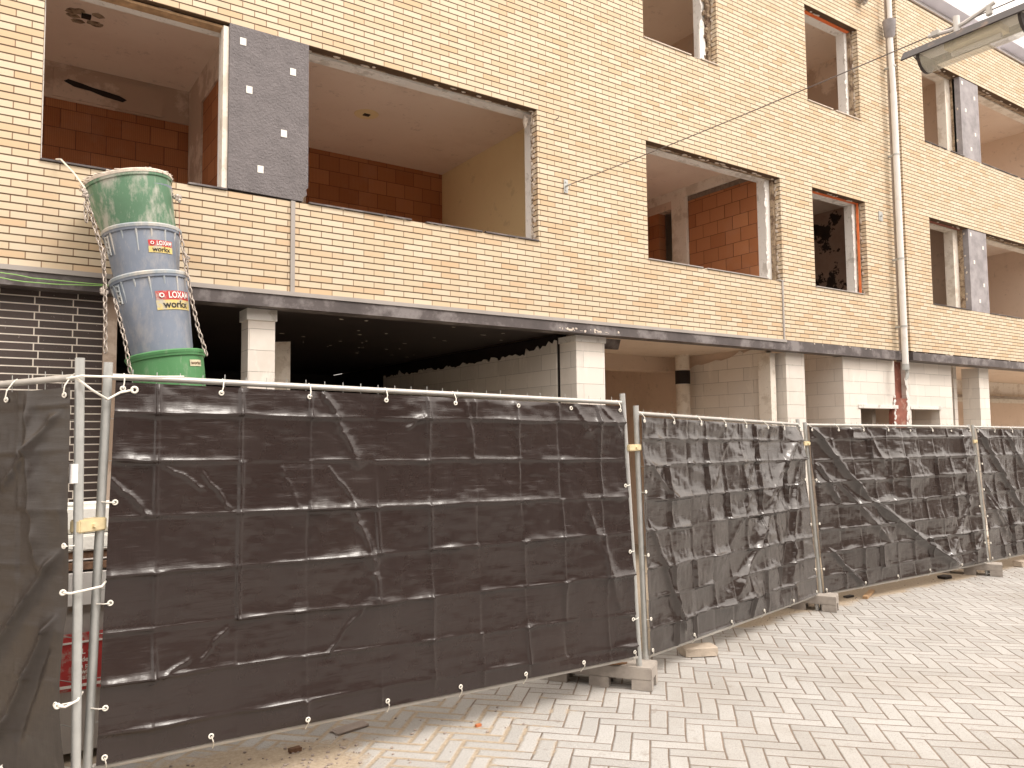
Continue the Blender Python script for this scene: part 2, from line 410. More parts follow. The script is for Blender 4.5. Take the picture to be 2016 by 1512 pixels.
MAT = dict(
 brick=m_brick(), terra=m_terracotta(), block=m_cellblock(), blackbrick=m_blackbrick(), mottled=m_mottled(), paving=m_paving(),
 ceiling=m_plaster('ceiling_plaster', (.78, .66, .56), (.66, .53, .43), .5),
 plaster=m_plaster('pink_plaster', (.68, .55, .45), (.54, .42, .33), .6),
 yellowplaster=m_plaster('yellow_plaster', (.78, .64, .38), (.68, .53, .30), .4, scale=.8),
 brownplaster=m_plaster('brown_plaster', (.48, .36, .28), (.68, .56, .47), .9, .50, .56),
 cream=m_plaster('cream_plaster', (.80, .74, .66), (.55, .47, .38), .6, .5, .6, 4),
 white=m_plaster('white_plaster', (.78, .76, .73), (.50, .47, .43), .7, .56, .62, 4),
 grayrender=simple('grey_render', (.165, .150, .155), .75, .12, 8, bump=.03),
 grayboard=simple('grey_board', (.30, .28, .29), .7, .25, 5, bump=.003),
 concrete=simple('concrete', (.36, .32, .28), .85, .15, 4, bump=.004, dirt=(.25, .20, .16), dlo=.5, dhi=.65),
 darkgrime=simple('grimy_mortar', (.22, .17, .13), .9, .3, 20, bump=.02),
 insul=simple('old_insulation', (.38, .29, .20), .95, .35, 25, bump=.02, dirt=(.14, .09, .06), dlo=.48, dhi=.6, dscale=9),
 mortar=simple('mortar_remains', (.66, .58, .50), .95, .2, 20, bump=.01),
 ledge=simple('weathered_steel', (.10, .085, .085), .55, .3, 3, bump=.004, dirt=(.22, .20, .20), dlo=.5, dhi=.62, dscale=3),
 trim=simple('grey_metal_trim', (.36, .33, .31), .5, .1, 3, metal=.0),
 black=simple('black_paint', (.018, .012, .011), .6, .3, 3),
 red=simple('red_oxide', (.27, .095, .065), .7, .25, 7, bump=.003, dirt=(.42, .26, .20), dlo=.55, dhi=.7, dscale=6),
 orange=simple('orange_sealant', (.72, .17, .05), .6, .15, 8),
 downpipe=simple('white_pvc', (.74, .72, .70), .45, .08, 2, dirt=(.5, .46, .42), dlo=.6, dhi=.75),
 galv=simple('galvanised_steel', (.46, .47, .46), .42, .12, 12, metal=.35, spec=.5),
 galvw=simple('bright_galvanised_steel', (.50, .485, .46), .4, .1, 12, metal=.3, spec=.5),
 clamp=simple('yellowed_clamp', (.62, .52, .32), .55, .2, 10),
 tie=simple('white_nylon', (.80, .77, .70), .4, .05, 10),
 foot=simple('grey_concrete_foot', (.30, .27, .245), .9, .15, 8, bump=.005, dirt=(.40, .36, .32), dlo=.5, dhi=.65),
 tarp=m_tarp('dark_tarpaulin', (.020, .0115, .0105), .20, .34, (.034, .023, .020)),
 tarp2=m_tarp('shiny_tarpaulin', (.020, .0130, .0115), .12, .24, (.036, .026, .023), .9),
 tarp3=m_tarp('brown_tarpaulin', (.022, .015, .012), .36, .5, (.052, .042, .033)),
 green=m_plastic('green_plastic', (.10, .205, .125), (.46, .45, .40), .85, .45, .60),
 green2=m_plastic('clean_green_plastic', (.08, .235, .095), (.4, .42, .34), .4, .55, .7),
 blue=m_plastic('blue_plastic', (.20, .235, .30), (.44, .42, .41), .6, .48, .70),
 rim=m_plastic('dusty_rim', (.33, .38, .42), (.6, .56, .5), .9, .4, .6),
 chain=simple('rusty_chain', (.42, .37, .33), .5, .35, 30, metal=.5),
 rope=simple('pale_rope', (.70, .65, .55), .9, .1, 30),
 stred=simple('red_sticker', (.50, .05, .05), .55, .15, 10, dirt=(.45, .30, .27), dlo=.52, dhi=.62, dscale=14),
 styel=simple('yellow_sticker', (.68, .54, .20), .55, .15, 10, dirt=(.50, .47, .38), dlo=.52, dhi=.62, dscale=14),
 stwh=simple('white_lettering', (.85, .83, .8), .5, .03, 5),
 stbk=simple('black_lettering', (.03, .025, .02), .5, .03, 5),
 stfade=simple('faded_sticker', (.62, .57, .40), .6, .2, 20),
 lampw=simple('white_lamp_metal', (.66, .64, .62), .4, .08, 3),
 lampd=simple('dark_lamp_canopy', (.05, .04, .038), .45, .2, 6, dirt=(.20, .13, .09), dlo=.55, dhi=.7, dscale=8),
 wire=simple('dark_wire', (.14, .12, .11), .5, .1, 5),
 cablegreen=simple('green_yellow_cable', (.30, .55, .16), .5, .1, 5),
 framew=simple('white_window_frame', (.80, .79, .79), .4, .04, 3),
 glass=simple('dark_glass', (.12, .13, .14), .1, .1, 3, spec=.8),
 soffit=simple('pale_soffit', (.66, .64, .67), .6, .05, 3),
 skip=simple('grey_skip', (.42, .39, .37), .6, .1, 4, dirt=(.24, .12, .05), dlo=.62, dhi=.75, dscale=5),
 wood=simple('weathered_wood', (.42, .27, .15), .8, .3, 12, bump=.004),
 woodd=simple('broken_wood', (.16, .09, .055), .9, .35, 25, bump=.01),
 stone=simple('broken_paver', (.46, .39, .32), .9, .15, 10, bump=.008),
 slate=simple('flat_slate', (.33, .28, .25), .85, .15, 10, bump=.004),
 chipred=simple('orange_brick_chip', (.5, .17, .07), .9, .2, 20),
 leaf=simple('dry_leaf', (.16, .08, .035), .7, .3, 30, bump=.01),
 foam=simple('white_foam', (.80, .78, .73), .8, .05, 10, bump=.003),
)
def m_lampglass():
    g = G('clear_lamp_cover', .12, .5); g.color((.82, .78, .66)); g.b.inputs['Alpha'].default_value = .28; return g.m
    g.b.inputs['Transmission Weight'].default_value = .55; g.b.inputs['IOR'].default_value = 1.2
    g.b.inputs['Roughness'].default_value = .25
    return g.m
MAT['lampglass'] = m_lampglass()

# ------------------------------------------------------------------ ground
H0 = 1.8
def gz(x): return H0-1.812-.016*x
g = MB(); bm = g.bm
xs = [-200, -20, 0, 2, 4, 6, 8, 10, 12, 16, 25, 60, 250]; ys = [-200, -20, 0, 2, 4, 6, 8, 14, 60, 250]
def gzc(x): return gz(max(-20, min(60, x)))
gv = [[bm.verts.new((x, y, gzc(x))) for y in ys] for x in xs]
for i in range(len(xs)-1):
    for j in range(len(ys)-1): bm.faces.new((gv[i][j], gv[i+1][j], gv[i+1][j+1], gv[i][j+1]))
gr = g.build('paved_ground', MAT['paving']); gr['kind'] = 'structure'

# ------------------------------------------------------------------ building
BZ, SILL, HEAD, SILL2, HEAD2, TOP = 3.165, 4.04, 5.6025, 6.9775, 8.54, 9.49
FY, FY2 = 7.17, 7.07
B = empty('building', (0, 0, 0), 'gutted yellow brick apartment building with empty window openings and open ground floor', 'building')
def leaf(x0, x1, z0, z1, y0, y1, holes):
    """wall with rectangular holes: only exposed faces"""
    mb = MB(); bm = mb.bm
    X = sorted({x0, x1, *[h[0] for h in holes], *[h[1] for h in holes]}); X = [x for x in X if x0 <= x <= x1]
    Z = sorted({z0, z1, *[h[2] for h in holes], *[h[3] for h in holes]}); Z = [z for z in Z if z0 <= z <= z1]
    def solid(i, j):
        if i < 0 or j < 0 or i >= len(X)-1 or j >= len(Z)-1: return False
        cx = (X[i]+X[i+1])/2; cz = (Z[j]+Z[j+1])/2
        return not any(h[0] < cx < h[1] and h[2] < cz < h[3] for h in holes)
    def q(*p): bm.faces.new([bm.verts.new(a) for a in p])
    for i in range(len(X)-1):
        for j in range(len(Z)-1):
            if not solid(i, j): continue
            a, b, c, d = X[i], X[i+1], Z[j], Z[j+1]
            q((a, y0, c), (b, y0, c), (b, y0, d), (a, y0, d)); q((a, y1, c), (a, y1, d), (b, y1, d), (b, y1, c))
            if not solid(i-1, j): q((a, y0, c), (a, y0, d), (a, y1, d), (a, y1, c))
            if not solid(i+1, j): q((b, y0, c), (b, y1, c), (b, y1, d), (b, y0, d))
            if not solid(i, j-1): q((a, y0, c), (a, y1, c), (b, y1, c), (b, y0, c))
            if not solid(i, j+1): q((a, y0, d), (b, y0, d), (b, y1, d), (a, y1, d))
    bmesh.ops.remove_doubles(bm, verts=bm.verts[:], dist=1e-5)
    return mb
holesL = [(.39, 5.34, SILL, HEAD), (7.09, 9.85, SILL, HEAD), (10.64, 12.09, SILL, HEAD),
          (.39, 5.34, SILL2, HEAD2), (7.09, 8.53, SILL2, HEAD2), (10.61, 12.06, SILL2, HEAD2)]
holesR = [(13.93, 20.2, SILL, HEAD), (13.90, 20.2, SILL2, HEAD2)]
leaf(-5, 12.93, BZ, TOP, FY, FY+.10, holesL).build('brick_wall', MAT['brick'], B)
leaf(13.12, 26, BZ, TOP, FY2, FY2+.11, holesR).build('brick_wall', MAT['brick'], B)
# gap behind the downpipe
MB().box(12.93, 13.12, FY+.04, FY+.10, BZ, TOP).build('expansion_joint', MAT['darkgrime'], B)
# cavity fill and inner leaf
def inner(holes, dy, x0, x1, insul_only=False):
    ih = []; jh = []
    for a, b, c, d in holes:
        ih.append((a+.01, b-.05, c-.02, d-.0)); jh.append((a+.02, b-.14, c+.01, d-.005))
    return ih, jh
ihL = [(.40, 1.82, SILL-.02, HEAD+.02), (2.61, 5.36, SILL-.02, HEAD+.02), (7.10, 9.80, SILL-.02, HEAD), (10.65, 12.04, SILL-.02, HEAD),
       (.40, 5.3, SILL2, HEAD2), (7.10, 8.46, SILL2-.02, HEAD2), (10.62, 12.0, SILL2-.02, HEAD2)]
leaf(-5, 12.93, BZ, 9.3, FY+.103, FY+.16, ihL).build('cavity_insulation', MAT['insul'], B)
jh1 = [(.41, 1.83, SILL+.01, HEAD-.005), (2.62, 5.38, SILL+.0, HEAD-.0), (7.11, 9.70, SILL+.01, HEAD-.01), (10.66, 11.97, SILL+.01, HEAD-.02)]
leaf(-5, 12.93, 3.3, 5.9, FY+.162, FY+.31, jh1).build('inner_wall', MAT['white'], B)
jh2 = [(.42, 5.38, SILL2, HEAD2), (7.11, 8.40, SILL2, HEAD2-.01), (10.63, 11.93, SILL2, HEAD2-.02)]
leaf(-5, 12.93, 6.1, 8.8, FY+.162, FY+.31, jh2).build('inner_wall', MAT['white'], B)
ihR = [(13.95, 15.33, SILL-.02, HEAD), (16.02, 20.1, SILL-.02, HEAD), (13.92, 15.31, SILL2-.02, HEAD2), (16.0, 20.1, SILL2-.02, HEAD2)]
leaf(13.12, 26, BZ, 9.3, FY2+.113, FY2+.20, ihR).build('cavity_insulation', MAT['insul'], B)
leaf(13.12, 26, 3.3, 5.9, FY2+.202, FY2+.37, [(13.96, 15.16, SILL+.01, HEAD-.02), (16.1, 20.0, SILL, HEAD-.02)]).build('inner_wall', MAT['cream'], B)
leaf(13.12, 26, 6.1, 8.8, FY2+.202, FY2+.37, [(13.94, 15.13, SILL2, HEAD2-.02), (16.08, 20.0, SILL2, HEAD2-.02)]).build('inner_wall', MAT['cream'], B)
# slabs
MB().box(-5, 26, FY+.312, 13, 5.9, 6.1).build('ceiling', MAT['ceiling'], B)
MB().box(-5, 26, FY+.312, 13, 8.8, 9.0).build('ceiling', MAT['ceiling'], B)
MB().box(-5, 26, FY+.17, 15, 3.10, 3.298).build('ceiling', MAT['ceiling'], B)
MB().box(-5, 26, FY+.1, 13, 9.49, 9.56).build('roof', MAT['soffit'], B)
MB().box(-5, 12.95, FY-.015, FY+.12, 9.49, 9.52).box(13.10, 26, FY2-.015, FY2+.11, 9.49, 9.52).build('roof_capping', MAT['darkgrime'], B)
# downstand behind the head (lintel)
def wallbox(name, mat, *b, label=None): return MB().box(*b).build(name, MAT[mat], B, label=label)
# level one rooms
y0 = FY+.312
wallbox('back_wall', 'terra', -5, 2.03, 9.60, 9.70, 3.3, 5.9)
wallbox('plaster_band', 'brownplaster', -5, 2.03, 9.575, 9.597, 5.50, 5.9)
wallbox('plaster_patch', 'brownplaster', .62, 1.72, 9.555, 9.573, 5.52, 5.84)
MB().poly([(.72, 5.70), (.82, 5.66), (.98, 5.65), (1.1, 5.62), (1.3, 5.60), (1.34, 5.63), (1.27, 5.66), (1.12, 5.68), (1.0, 5.69), (.9, 5.71), (.76, 5.73)], 9.545, 9.554).build('black_stain', MAT['black'], B)
wallbox('partition_wall', 'terra', 2.03, 2.50, y0, 9.60, 3.3, 5.9)
wallbox('plaster_band', 'brownplaster', 2.008, 2.028, y0, 9.57, 5.55, 5.9)
wallbox('plaster_band', 'brownplaster', 2.008, 2.028, 8.95, 9.57, 3.3, 5.548)
wallbox('back_wall', 'terra', 2.5, 5.97, 10.53, 10.63, 3.3, 5.9)
wallbox('partition_wall', 'yellowplaster', 5.97, 6.10, y0, 10.63, 3.3, 5.9)
wallbox('partition_wall', 'plaster', 6.90, 7.0, y0, 10.63, 3.3, 5.9)
# room three : terracotta side wall with plaster beam, pillar and doorway
wallbox('back_wall', 'terra', 7.0, 9.7, 9.75, 9.85, 3.3, 5.9)
wallbox('partition_wall', 'terra', 9.70, 9.82, y0, 8.86, 3.3, 5.66)
wallbox('concrete_strip', 'darkgrime', 9.695, 9.82, y0, 8.86, 5.662, 5.74)
wallbox('plaster_beam', 'cream', 9.66, 9.82, y0, 9.75, 5.742, 5.9)
wallbox('plaster_pillar', 'cream', 9.64, 9.82, 8.862, 9.18, 3.3, 5.74)
wallbox('partition_wall', 'plaster', 9.66, 9.82, 9.182, 9.745, 5.60, 5.74)
wallbox('partition_wall', 'terra', 9.66, 9.82, 9.5, 9.745, 3.3, 5.598)
# room four
wallbox('back_wall', 'mottled', 9.83, 13.0, 9.05, 9.15, 3.3, 5.9)
wallbox('partition_wall', 'mottled', 13.0, 13.12, y0, 9.15, 3.3, 5.9)
# right hand rooms
wallbox('back_wall', 'brownplaster', 13.13, 15.9, 9.2, 9.3, 3.3, 5.9)
wallbox('partition_wall', 'plaster', 15.75, 15.9, FY2+.375, 9.3, 3.3, 5.9)
wallbox('back_wall', 'plaster', 15.9, 19.6, 10.4, 10.5, 3.3, 5.9)
wallbox('partition_wall', 'plaster', 19.6, 19.7, FY2+.375, 10.4, 3.3, 5.9)
# level two: back wall openings, out of view, added to let daylight in
leaf(6.0, 10.2, 6.1, 8.8, 11.0, 11.1, [(6.6, 9.8, 6.9, 8.5)]).build('back_wall', MAT['brownplaster'], B)
wallbox('partition_wall', 'brownplaster', 10.2, 10.3, y0, 11.1, 6.1, 8.8)
wallbox('partition_wall', 'plaster', 6.0, 6.1, y0, 11.0, 6.1, 8.8)
leaf(10.3, 13.1, 6.1, 8.8, 10.5, 10.6, [(10.6, 12.8, 6.4, 8.5)]).build('back_wall', MAT['plaster'], B)
wallbox('partition_wall', 'brownplaster', 13.12, 13.22, y0, 10.5, 6.1, 8.8)
leaf(13.3, 15.8, 6.1, 8.8, 10.0, 10.1, [(13.6, 15.5, 6.4, 8.5)]).build('back_wall', MAT['plaster'], B)
wallbox('partition_wall', 'plaster', 15.8, 15.95, FY2+.375, 10.0, 6.1, 8.8)
leaf(16, 24, 6.1, 8.8, 11.4, 11.5, [(16.5, 20, 6.4, 8.5)]).build('back_wall', MAT['plaster'], B)
wallbox('partition_wall', 'plaster', 20.2, 20.3, FY2+.375, 11.4, 6.1, 8.8)
wallbox('rear_wall', 'concrete', -5, 26, 13.0, 13.1, 3.3, 6.1)
# ceiling roses
rnd = random.Random(4)
MB().lathe([(.0, 5.893), (.15, 5.893), (.155, 5.899)], Matrix.Translation((4.02, 9.02, 0)), 24).build('ceiling_rose', MAT['yellowplaster'], B)
MB().box(3.98, 4.06, 8.99, 9.05, 5.882, 5.892).build('ceiling_hook', MAT['black'], B)
rb = MB()
for k in range(9): rb.chip((.80+rnd.uniform(-.12, .12), 8.38+rnd.uniform(-.12, .12), 5.9), (.07, .06, .008), rnd)
rb.build('ceiling_rose', MAT['insul'], B)
MB().box(.76, .84, 8.30, 8.36, 5.87, 5.898).build('ceiling_hook', MAT['black'], B)
# grey panels between openings
def panel(x0, x1, z0, z1, y, mat, spots, yy=.14):
    mb = MB(); n = 30
    pts = [(x0, z0), (x1-.05, z0-.01), (x1-.045, z0+.03), (x1-.01, z0+.06), (x1-.02, z0+.11), (x1, z0+.13), (x1, z1), (x0, z1)] if spots is SP1 else [(x0, z0), (x1, z0), (x1, z1), (x0, z1)]
    mb.poly(pts, y, y+yy)
    p = mb.build('grey_panel', MAT[mat], B)
    for (sx, sz) in spots:
        q = MB().box(sx-.028, sx+.028, y-.004, y-.0005, sz-.034, sz+.034).build('white_spacer', MAT['foam'], p)
SP1 = [(1.964, 5.458), (2.434, 5.291), (2.025, 5.015), (2.351, 4.671), (2.135, 4.287)]
panel(1.845, 2.59, SILL+.02, HEAD, FY-.012, 'grayrender', SP1)
def spr(x0, z0, z1): return [(x0+.09, z1-.10), (x0+.55, z1-.30), (x0+.18, z1-.62), (x0+.52, z1-1.03), (x0+.33, z1-1.35)]
panel(15.35, 16.05, SILL+.0, HEAD, FY2+.01, 'grayboard', spr(15.35, SILL, HEAD))
panel(15.31, 16.02, SILL2+.0, HEAD2, FY2+.01, 'grayboard', spr(15.31, SILL2, HEAD2))
MB().box(1.795, 1.843, FY+.01, FY+.10, SILL+.02, HEAD-.03).box(.41, 1.795, FY+.112, FY+.158, HEAD-.012, HEAD-.004).build('window_lining', MAT['cream'], B)
# orange sealant
MB().box(12.035, 12.052, FY+.10, FY+.135, SILL, HEAD).box(10.66, 12.04, FY+.10, FY+.16, HEAD-.010, HEAD-.003).build('sealant_strip', MAT['orange'], B)
MB().box(10.66, 12.0, FY+.10, FY+.16, HEAD2-.012, HEAD2-.004).build('sealant_strip', MAT['orange'], B)
MB().box(13.97, 15.3, FY2+.10, FY2+.16, HEAD-.012, HEAD-.004).build('sealant_strip', MAT['red'], B)
MB().box(.42, 1.80, FY+.05, FY+.16, HEAD-.035, HEAD-.013).build('timber_lintel', MAT['wood'], B)
# ragged mortar and broken sill strips round openings
def ragged(x0, x1, z0, z1, y, seed, sillmat='ledge', gaps=2):
    r = random.Random(seed); mb = MB(); dens = .8 if x1 < 13 else .25
    n = int((x1-x0)*16)
    for k in range(n):
        x = x0+(x1-x0)*(k+r.random())/n
        if r.random() < .5: mb.chip((x, y+r.uniform(.0, .05), z0+r.uniform(-.004, .006)), (r.uniform(.015, .06), .02, r.uniform(.003, .010)), r)
        if r.random() < .35: mb.chip((x, y+r.uniform(.05, .11), z1-r.uniform(0, .008)), (r.uniform(.02, .07), .02, r.uniform(.004, .012)), r)
    n = int((z1-z0)*22)
    for k in range(n):
        z = z0+(z1-z0)*(k+r.random())/n
        if r.random() < dens: mb.chip((x1-r.uniform(0, .012), y+r.uniform(.06, .11), z), (r.uniform(.005, .018), .02, r.uniform(.012, .035)), r)
    mb.build('mortar_remains', MAT['mortar'], B)['kind'] = 'stuff'
    sm = MB(); x = x0
    while x < x1-.1:
        L = r.uniform(.5, 1.5); xe = min(x+L, x1)
        sm.box(x, xe, y-.018, y+.09, z0+.001, z0+.012+r.uniform(0, .004)); x = xe+r.uniform(.03, .22)
    sm.build('sill_strip', MAT[sillmat], B)
for i, (h, y, m) in enumerate([((.39, 1.84, SILL, HEAD), FY, 'ledge'), ((2.6, 5.34, SILL, HEAD), FY, 'ledge'), ((7.09, 9.85, SILL, HEAD), FY, 'trim'),
        ((10.64, 12.09, SILL, HEAD), FY, 'trim'), ((7.09, 8.53, SILL2, HEAD2), FY, 'mortar'), ((10.61, 12.06, SILL2, HEAD2), FY, 'mortar'),
        ((13.93, 15.35, SILL, HEAD), FY2, 'ledge'), ((16.05, 20.2, SILL, HEAD), FY2, 'ledge'), ((13.9, 15.31, SILL2, HEAD2), FY2, 'ledge'), ((16.02, 20.2, SILL2, HEAD2), FY2, 'ledge')]):
    ragged(*h, y, 50+i, m)
# rough edges where jambs were stripped
rr = random.Random(9)
jb = MB()
for z in np.arange(SILL2, HEAD2, .05):
    for k in range(2): jb.chip((8.44+rr.uniform(-.03, .05), FY+.10+rr.uniform(0, .05), z), (.03, .03, .04), rr)
jb.build('torn_insulation', MAT['insul'], B)['kind'] = 'stuff'
MB().poly([(8.30, SILL2), (8.43, SILL2), (8.42, SILL2+.55), (8.40, SILL2+.66), (8.34, SILL2+.68), (8.31, SILL2+.6)], FY+.12, FY+.158).build('plaster_patch', MAT['white'], B)
jb = MB()
for z in np.arange(SILL, HEAD, .045): jb.chip((5.345+rr.uniform(-.01, .01), FY+.10+rr.uniform(0, .03), z), (.012, .02, .03*rr.uniform(.5, 1.2)), rr)
jb.chip((5.27, FY+.14, HEAD-.1), (.03, .03, .1), rr)
jb.build('torn_plaster', MAT['mortar'], B)['kind'] = 'stuff'

ie = MB()
for (xi, z0_, z1_) in ((9.705, SILL, HEAD), (11.975, SILL, HEAD), (11.935, SILL2, HEAD2), (5.385, SILL, HEAD), (8.41, SILL2, HEAD2)):
    z = z0_
    while z < z1_-.02:
        ie.chip((xi+rr.uniform(-.012, .012), FY+.158, z), (rr.uniform(.008, .035), .008, rr.uniform(.02, .06)), rr); z += rr.uniform(.03, .09)
for (xa, xb, zz) in ((7.12, 9.7, HEAD-.012), (2.65, 5.3, HEAD-.004), (10.7, 11.9, HEAD-.02)):
    x = xa
    while x < xb: ie.chip((x, FY+.16+rr.uniform(0, .1), zz), (rr.uniform(.03, .10), rr.uniform(.01, .03), rr.uniform(.003, .012)), rr); x += rr.uniform(.05, .16)
ie.build('ragged_plaster', MAT['white'], B)['kind'] = 'stuff'
# ledge band above the ground floor
MB().box(-5, 12.93, FY-.035, FY+.165, 3.01, 3.125).build('ledge_beam', MAT['ledge'], B)
MB().box(13.12, 26, FY2-.035, FY2+.26, 3.01, 3.145).build('ledge_beam', MAT['ledge'], B)
MB().box(9.82, 12.93, FY-.03, FY+.10, 3.125, 3.16).build('ledge_flashing', MAT['ledge'], B)
MB().box(-5, 9.82, FY-.05, FY+.1, 3.126, 3.165).build('metal_drip_strip', MAT['trim'], B)
ch = MB()
for k in range(60):
    x = rr.uniform(9.9, 24); y = (FY if x < 12.9 else FY2)-.03
    ch.chip((x, y+.01, 3.155+rr.uniform(-.015, .01)), (rr.uniform(.01, .05), .02, rr.uniform(.004, .014)), rr)
for k in range(24):
    x = rr.uniform(5.6, 6.6); ch.chip((x, FY-.036, 3.03+rr.uniform(0, .03)), (rr.uniform(.005, .03), .003, rr.uniform(.003, .02)), rr)
ch.build('mortar_remains', MAT['mortar'], B)['kind'] = 'stuff'
MB().box(2.425, 2.465, FY-.018, FY-.001, 3.166, SILL+.0).build('cable_trunking', MAT['trim'], B)
MB().box(9.80, 9.83, FY-.016, FY-.001, 3.166, SILL+.0).build('cable_trunking', MAT['trim'], B)
# ground floor -------------------------------------------------------
gt = 3.008
wallbox('black_brick_wall', 'blackbrick', -5, .885, 7.32, 7.50, -.2, gt)
wallbox('door_jamb', 'brownplaster', .887, .99, 7.30, 7.48, -.2, gt)
wallbox('column', 'block', 2.08, 2.33, 7.30, 7.52, -.2, gt)
wallbox('column_capital', 'white', 2.065, 2.345, 7.285, 7.535, 2.90, gt-.002)
wallbox('column', 'block', 5.98, 6.43, 7.30, 7.62, -.2, gt)
wallbox('column_capital', 'white', 5.965, 6.445, 7.285, 7.635, 2.93, gt-.002)
wallbox('column', 'block', 10.02, 10.47, 7.30, 7.55, -.2, gt)
wallbox('column', 'block', 15.92, 16.31, 7.28, 7.60, -.2, gt)
# black painted garage
wallbox('painted_ceiling', 'black', .99, 5.93, 7.36, 14.9, 3.05, 3.098)
wallbox('back_wall', 'black', .8, 6.2, 14.9, 15.0, -.2, 3.05)
wallbox('partition_wall', 'black', .80, .885, 7.5, 14.9, -.2, 3.05)
# jagged white block side wall below black paint
def jag(x0, x1, ya, yb, fz, zb, seed, mat, name, step=.05):
    r = random.Random(seed); pts = [(ya, zb)]
    y = ya
    while y < yb: pts.append((y, fz(y)+r.uniform(-.035, .03)+(.05 if r.random() < .1 else 0))); y += step*r.uniform(.5, 1.5)
    pts += [(yb, fz(yb)), (yb, zb)]
    MB().polyx(pts, x0, x1).build(name, MAT[mat], B)
jag(5.94, 6.10, 7.64, 12.6, lambda y: 3.02-.16*max(0, min(1, (y-7.5)/.8)), -.2, 3, 'block', 'block_wall')
wallbox('painted_wall', 'black', 5.955, 6.09, 7.63, 14.9, 2.2, 3.05)
# pocket between the first garage and the doorway: ragged wall piece left of the first column
jag(1.55, 1.7, 7.9, 9.2, lambda y: 2.35+.25*math.sin(y*5), -.2, 5, 'plaster', 'ragged_wall')
MB().poly([(2.03, -.2), (2.75, -.2), (2.75, 2.82), (2.50, 2.80), (2.42, 2.65), (2.36, 2.60), (2.33, 2.32), (2.24, 2.22), (2.2, 2.05), (2.03, 2.03)], 8.1, 8.2).build('ragged_wall', MAT['cream'], B)
# flaking paint specks on the black ceiling
fl = MB()
for k in range(34):
    fl.chip((rr.uniform(2.4, 5.7), rr.uniform(7.5, 11), 3.049), (rr.uniform(.01, .05)**1.0, rr.uniform(.006, .02), .002), rr)
fl.build('flaked_paint', MAT['cream'], B)['kind'] = 'stuff'
# light garage
jag(9.90, 10.02, 7.56, 9.1, lambda y: 3.09-.20*max(0, (y-7.9)/1.2)**1.0, -.2, 8, 'block', 'block_wall', .12)
wallbox('partition_wall', 'plaster', 9.93, 10.03, 7.56, 14, -.2, 3.1)
wallbox('wall_strip', 'cream', 9.78, 9.90, 7.40, 7.62, -.2, 3.0)
wallbox('partition_wall', 'plaster', 6.12, 6.22, 7.64, 14.9, -.2, 3.1)
leaf(6.2, 10.0, -.2, 3.098, 13.0, 13.1, [(6.8, 9.6, .1, 1.75)]).build('back_wall', MAT['plaster'], B)  # opening hidden behind the fence, added to lighten this garage
wallbox('ceiling_beam', 'plaster', 6.23, 9.9, 9.4, 9.7, 2.86, 3.098)
pc = MB().cyl((9.62, 9.0, -.2), (9.62, 9.0, 2.62), .115, n=20).build('drain_pipe', MAT['cream'], B); smooth_by_angle(pc)
pc = MB().cyl((9.62, 9.0, 2.62), (9.62, 9.0, 2.84), .122, n=20).build('pipe_collar', MAT['black'], B); smooth_by_angle(pc)
pc = MB().cyl((9.62, 9.0, 2.84), (9.62, 9.0, 3.1), .115, n=20).build('drain_pipe', MAT['cream'], B); smooth_by_angle(pc)
MB().polyx([(8.0, 3.0), (8.02, 2.98), (9.0, 3.02), (9.0, 3.05)], 7.0, 7.06).polyx([(7.95, 3.098), (8.0, 2.97), (8.04, 2.97), (8.04, 3.098)], 6.98, 7.3).build('hanging_frame', MAT['ledge'], B)
# recess and block wall with niches
wallbox('block_wall', 'block', 11.45, 11.62, 7.45, 9.5, -.2, 3.098)
leaf(11.45, 12.95, -.2, 3.008, 7.28, 7.45, [(11.90, 12.95, .9, 2.19)]).build('block_wall', MAT['block'], B)
leaf(13.30, 14.87, -.2, 3.008, 7.28, 7.45, [(13.44, 14.40, .9, 2.19)]).build('block_wall', MAT['block'], B)
MB().box(11.83, 13.0, 7.262, 7.279, 2.19, 2.25).box(13.40, 14.45, 7.262, 7.279, 2.19, 2.25).build('niche_lintel', MAT['white'], B)
wallbox('niche_back', 'plaster', 11.62, 14.87, 7.95, 8.05, -.2, 2.6)
wallbox('niche_side', 'block', 14.45, 14.55, 7.452, 7.95, -.2, 2.6)
wallbox('niche_side', 'concrete', 12.60, 12.70, 7.5, 7.95, -.2, 2.6)
wallbox('block_wall', 'block', 14.72, 14.87, 7.452, 9.5, -.2, 3.098)
# red painted strip with ragged plaster edges
MB().box(12.95, 13.30, 7.36, 7.44, 2.35, 3.005).build('red_painted_strip', MAT['red'], B)
MB().poly([(12.86, -.2), (13.34, -.2), (13.34, 2.1), (13.30, 2.37), (12.88, 2.37), (12.90, 2.2), (12.86, 2.1)], 7.268, 7.36).build('red_painted_strip', MAT['red'], B)
ch = MB()
for k in range(46):
    s = rr.random(); z = 1.7+1.2*s
    ch.chip((13.31+rr.uniform(-.03, .03)+.02*math.sin(z*9), 7.262, z), (rr.uniform(.02, .05), .006, rr.uniform(.02, .07)), rr)
    if z < 2.4: ch.chip((12.90+rr.uniform(-.03, .02), 7.262, z), (rr.uniform(.01, .04), .006, rr.uniform(.02, .05)), rr)
ch.build('plaster_edge', MAT['white'], B)['kind'] = 'stuff'
# far garage
wallbox('block_wall', 'block', 15.60, 15.72, 7.6, 10, -.2, 3.098)
wallbox('back_wall', 'plaster', 15.72, 26, 10.0, 10.1, -.2, 2.55)
wallbox('back_wall', 'cream', 15.72, 26, 10.0, 10.1, 2.55, 3.098)
wallbox('ceiling_beam', 'concrete', 15.73, 26, 9.8, 9.99, 2.66, 2.72)
wallbox('partition_wall', 'plaster', 14.88, 15.6, 9.5, 9.6, -.2, 3.098)
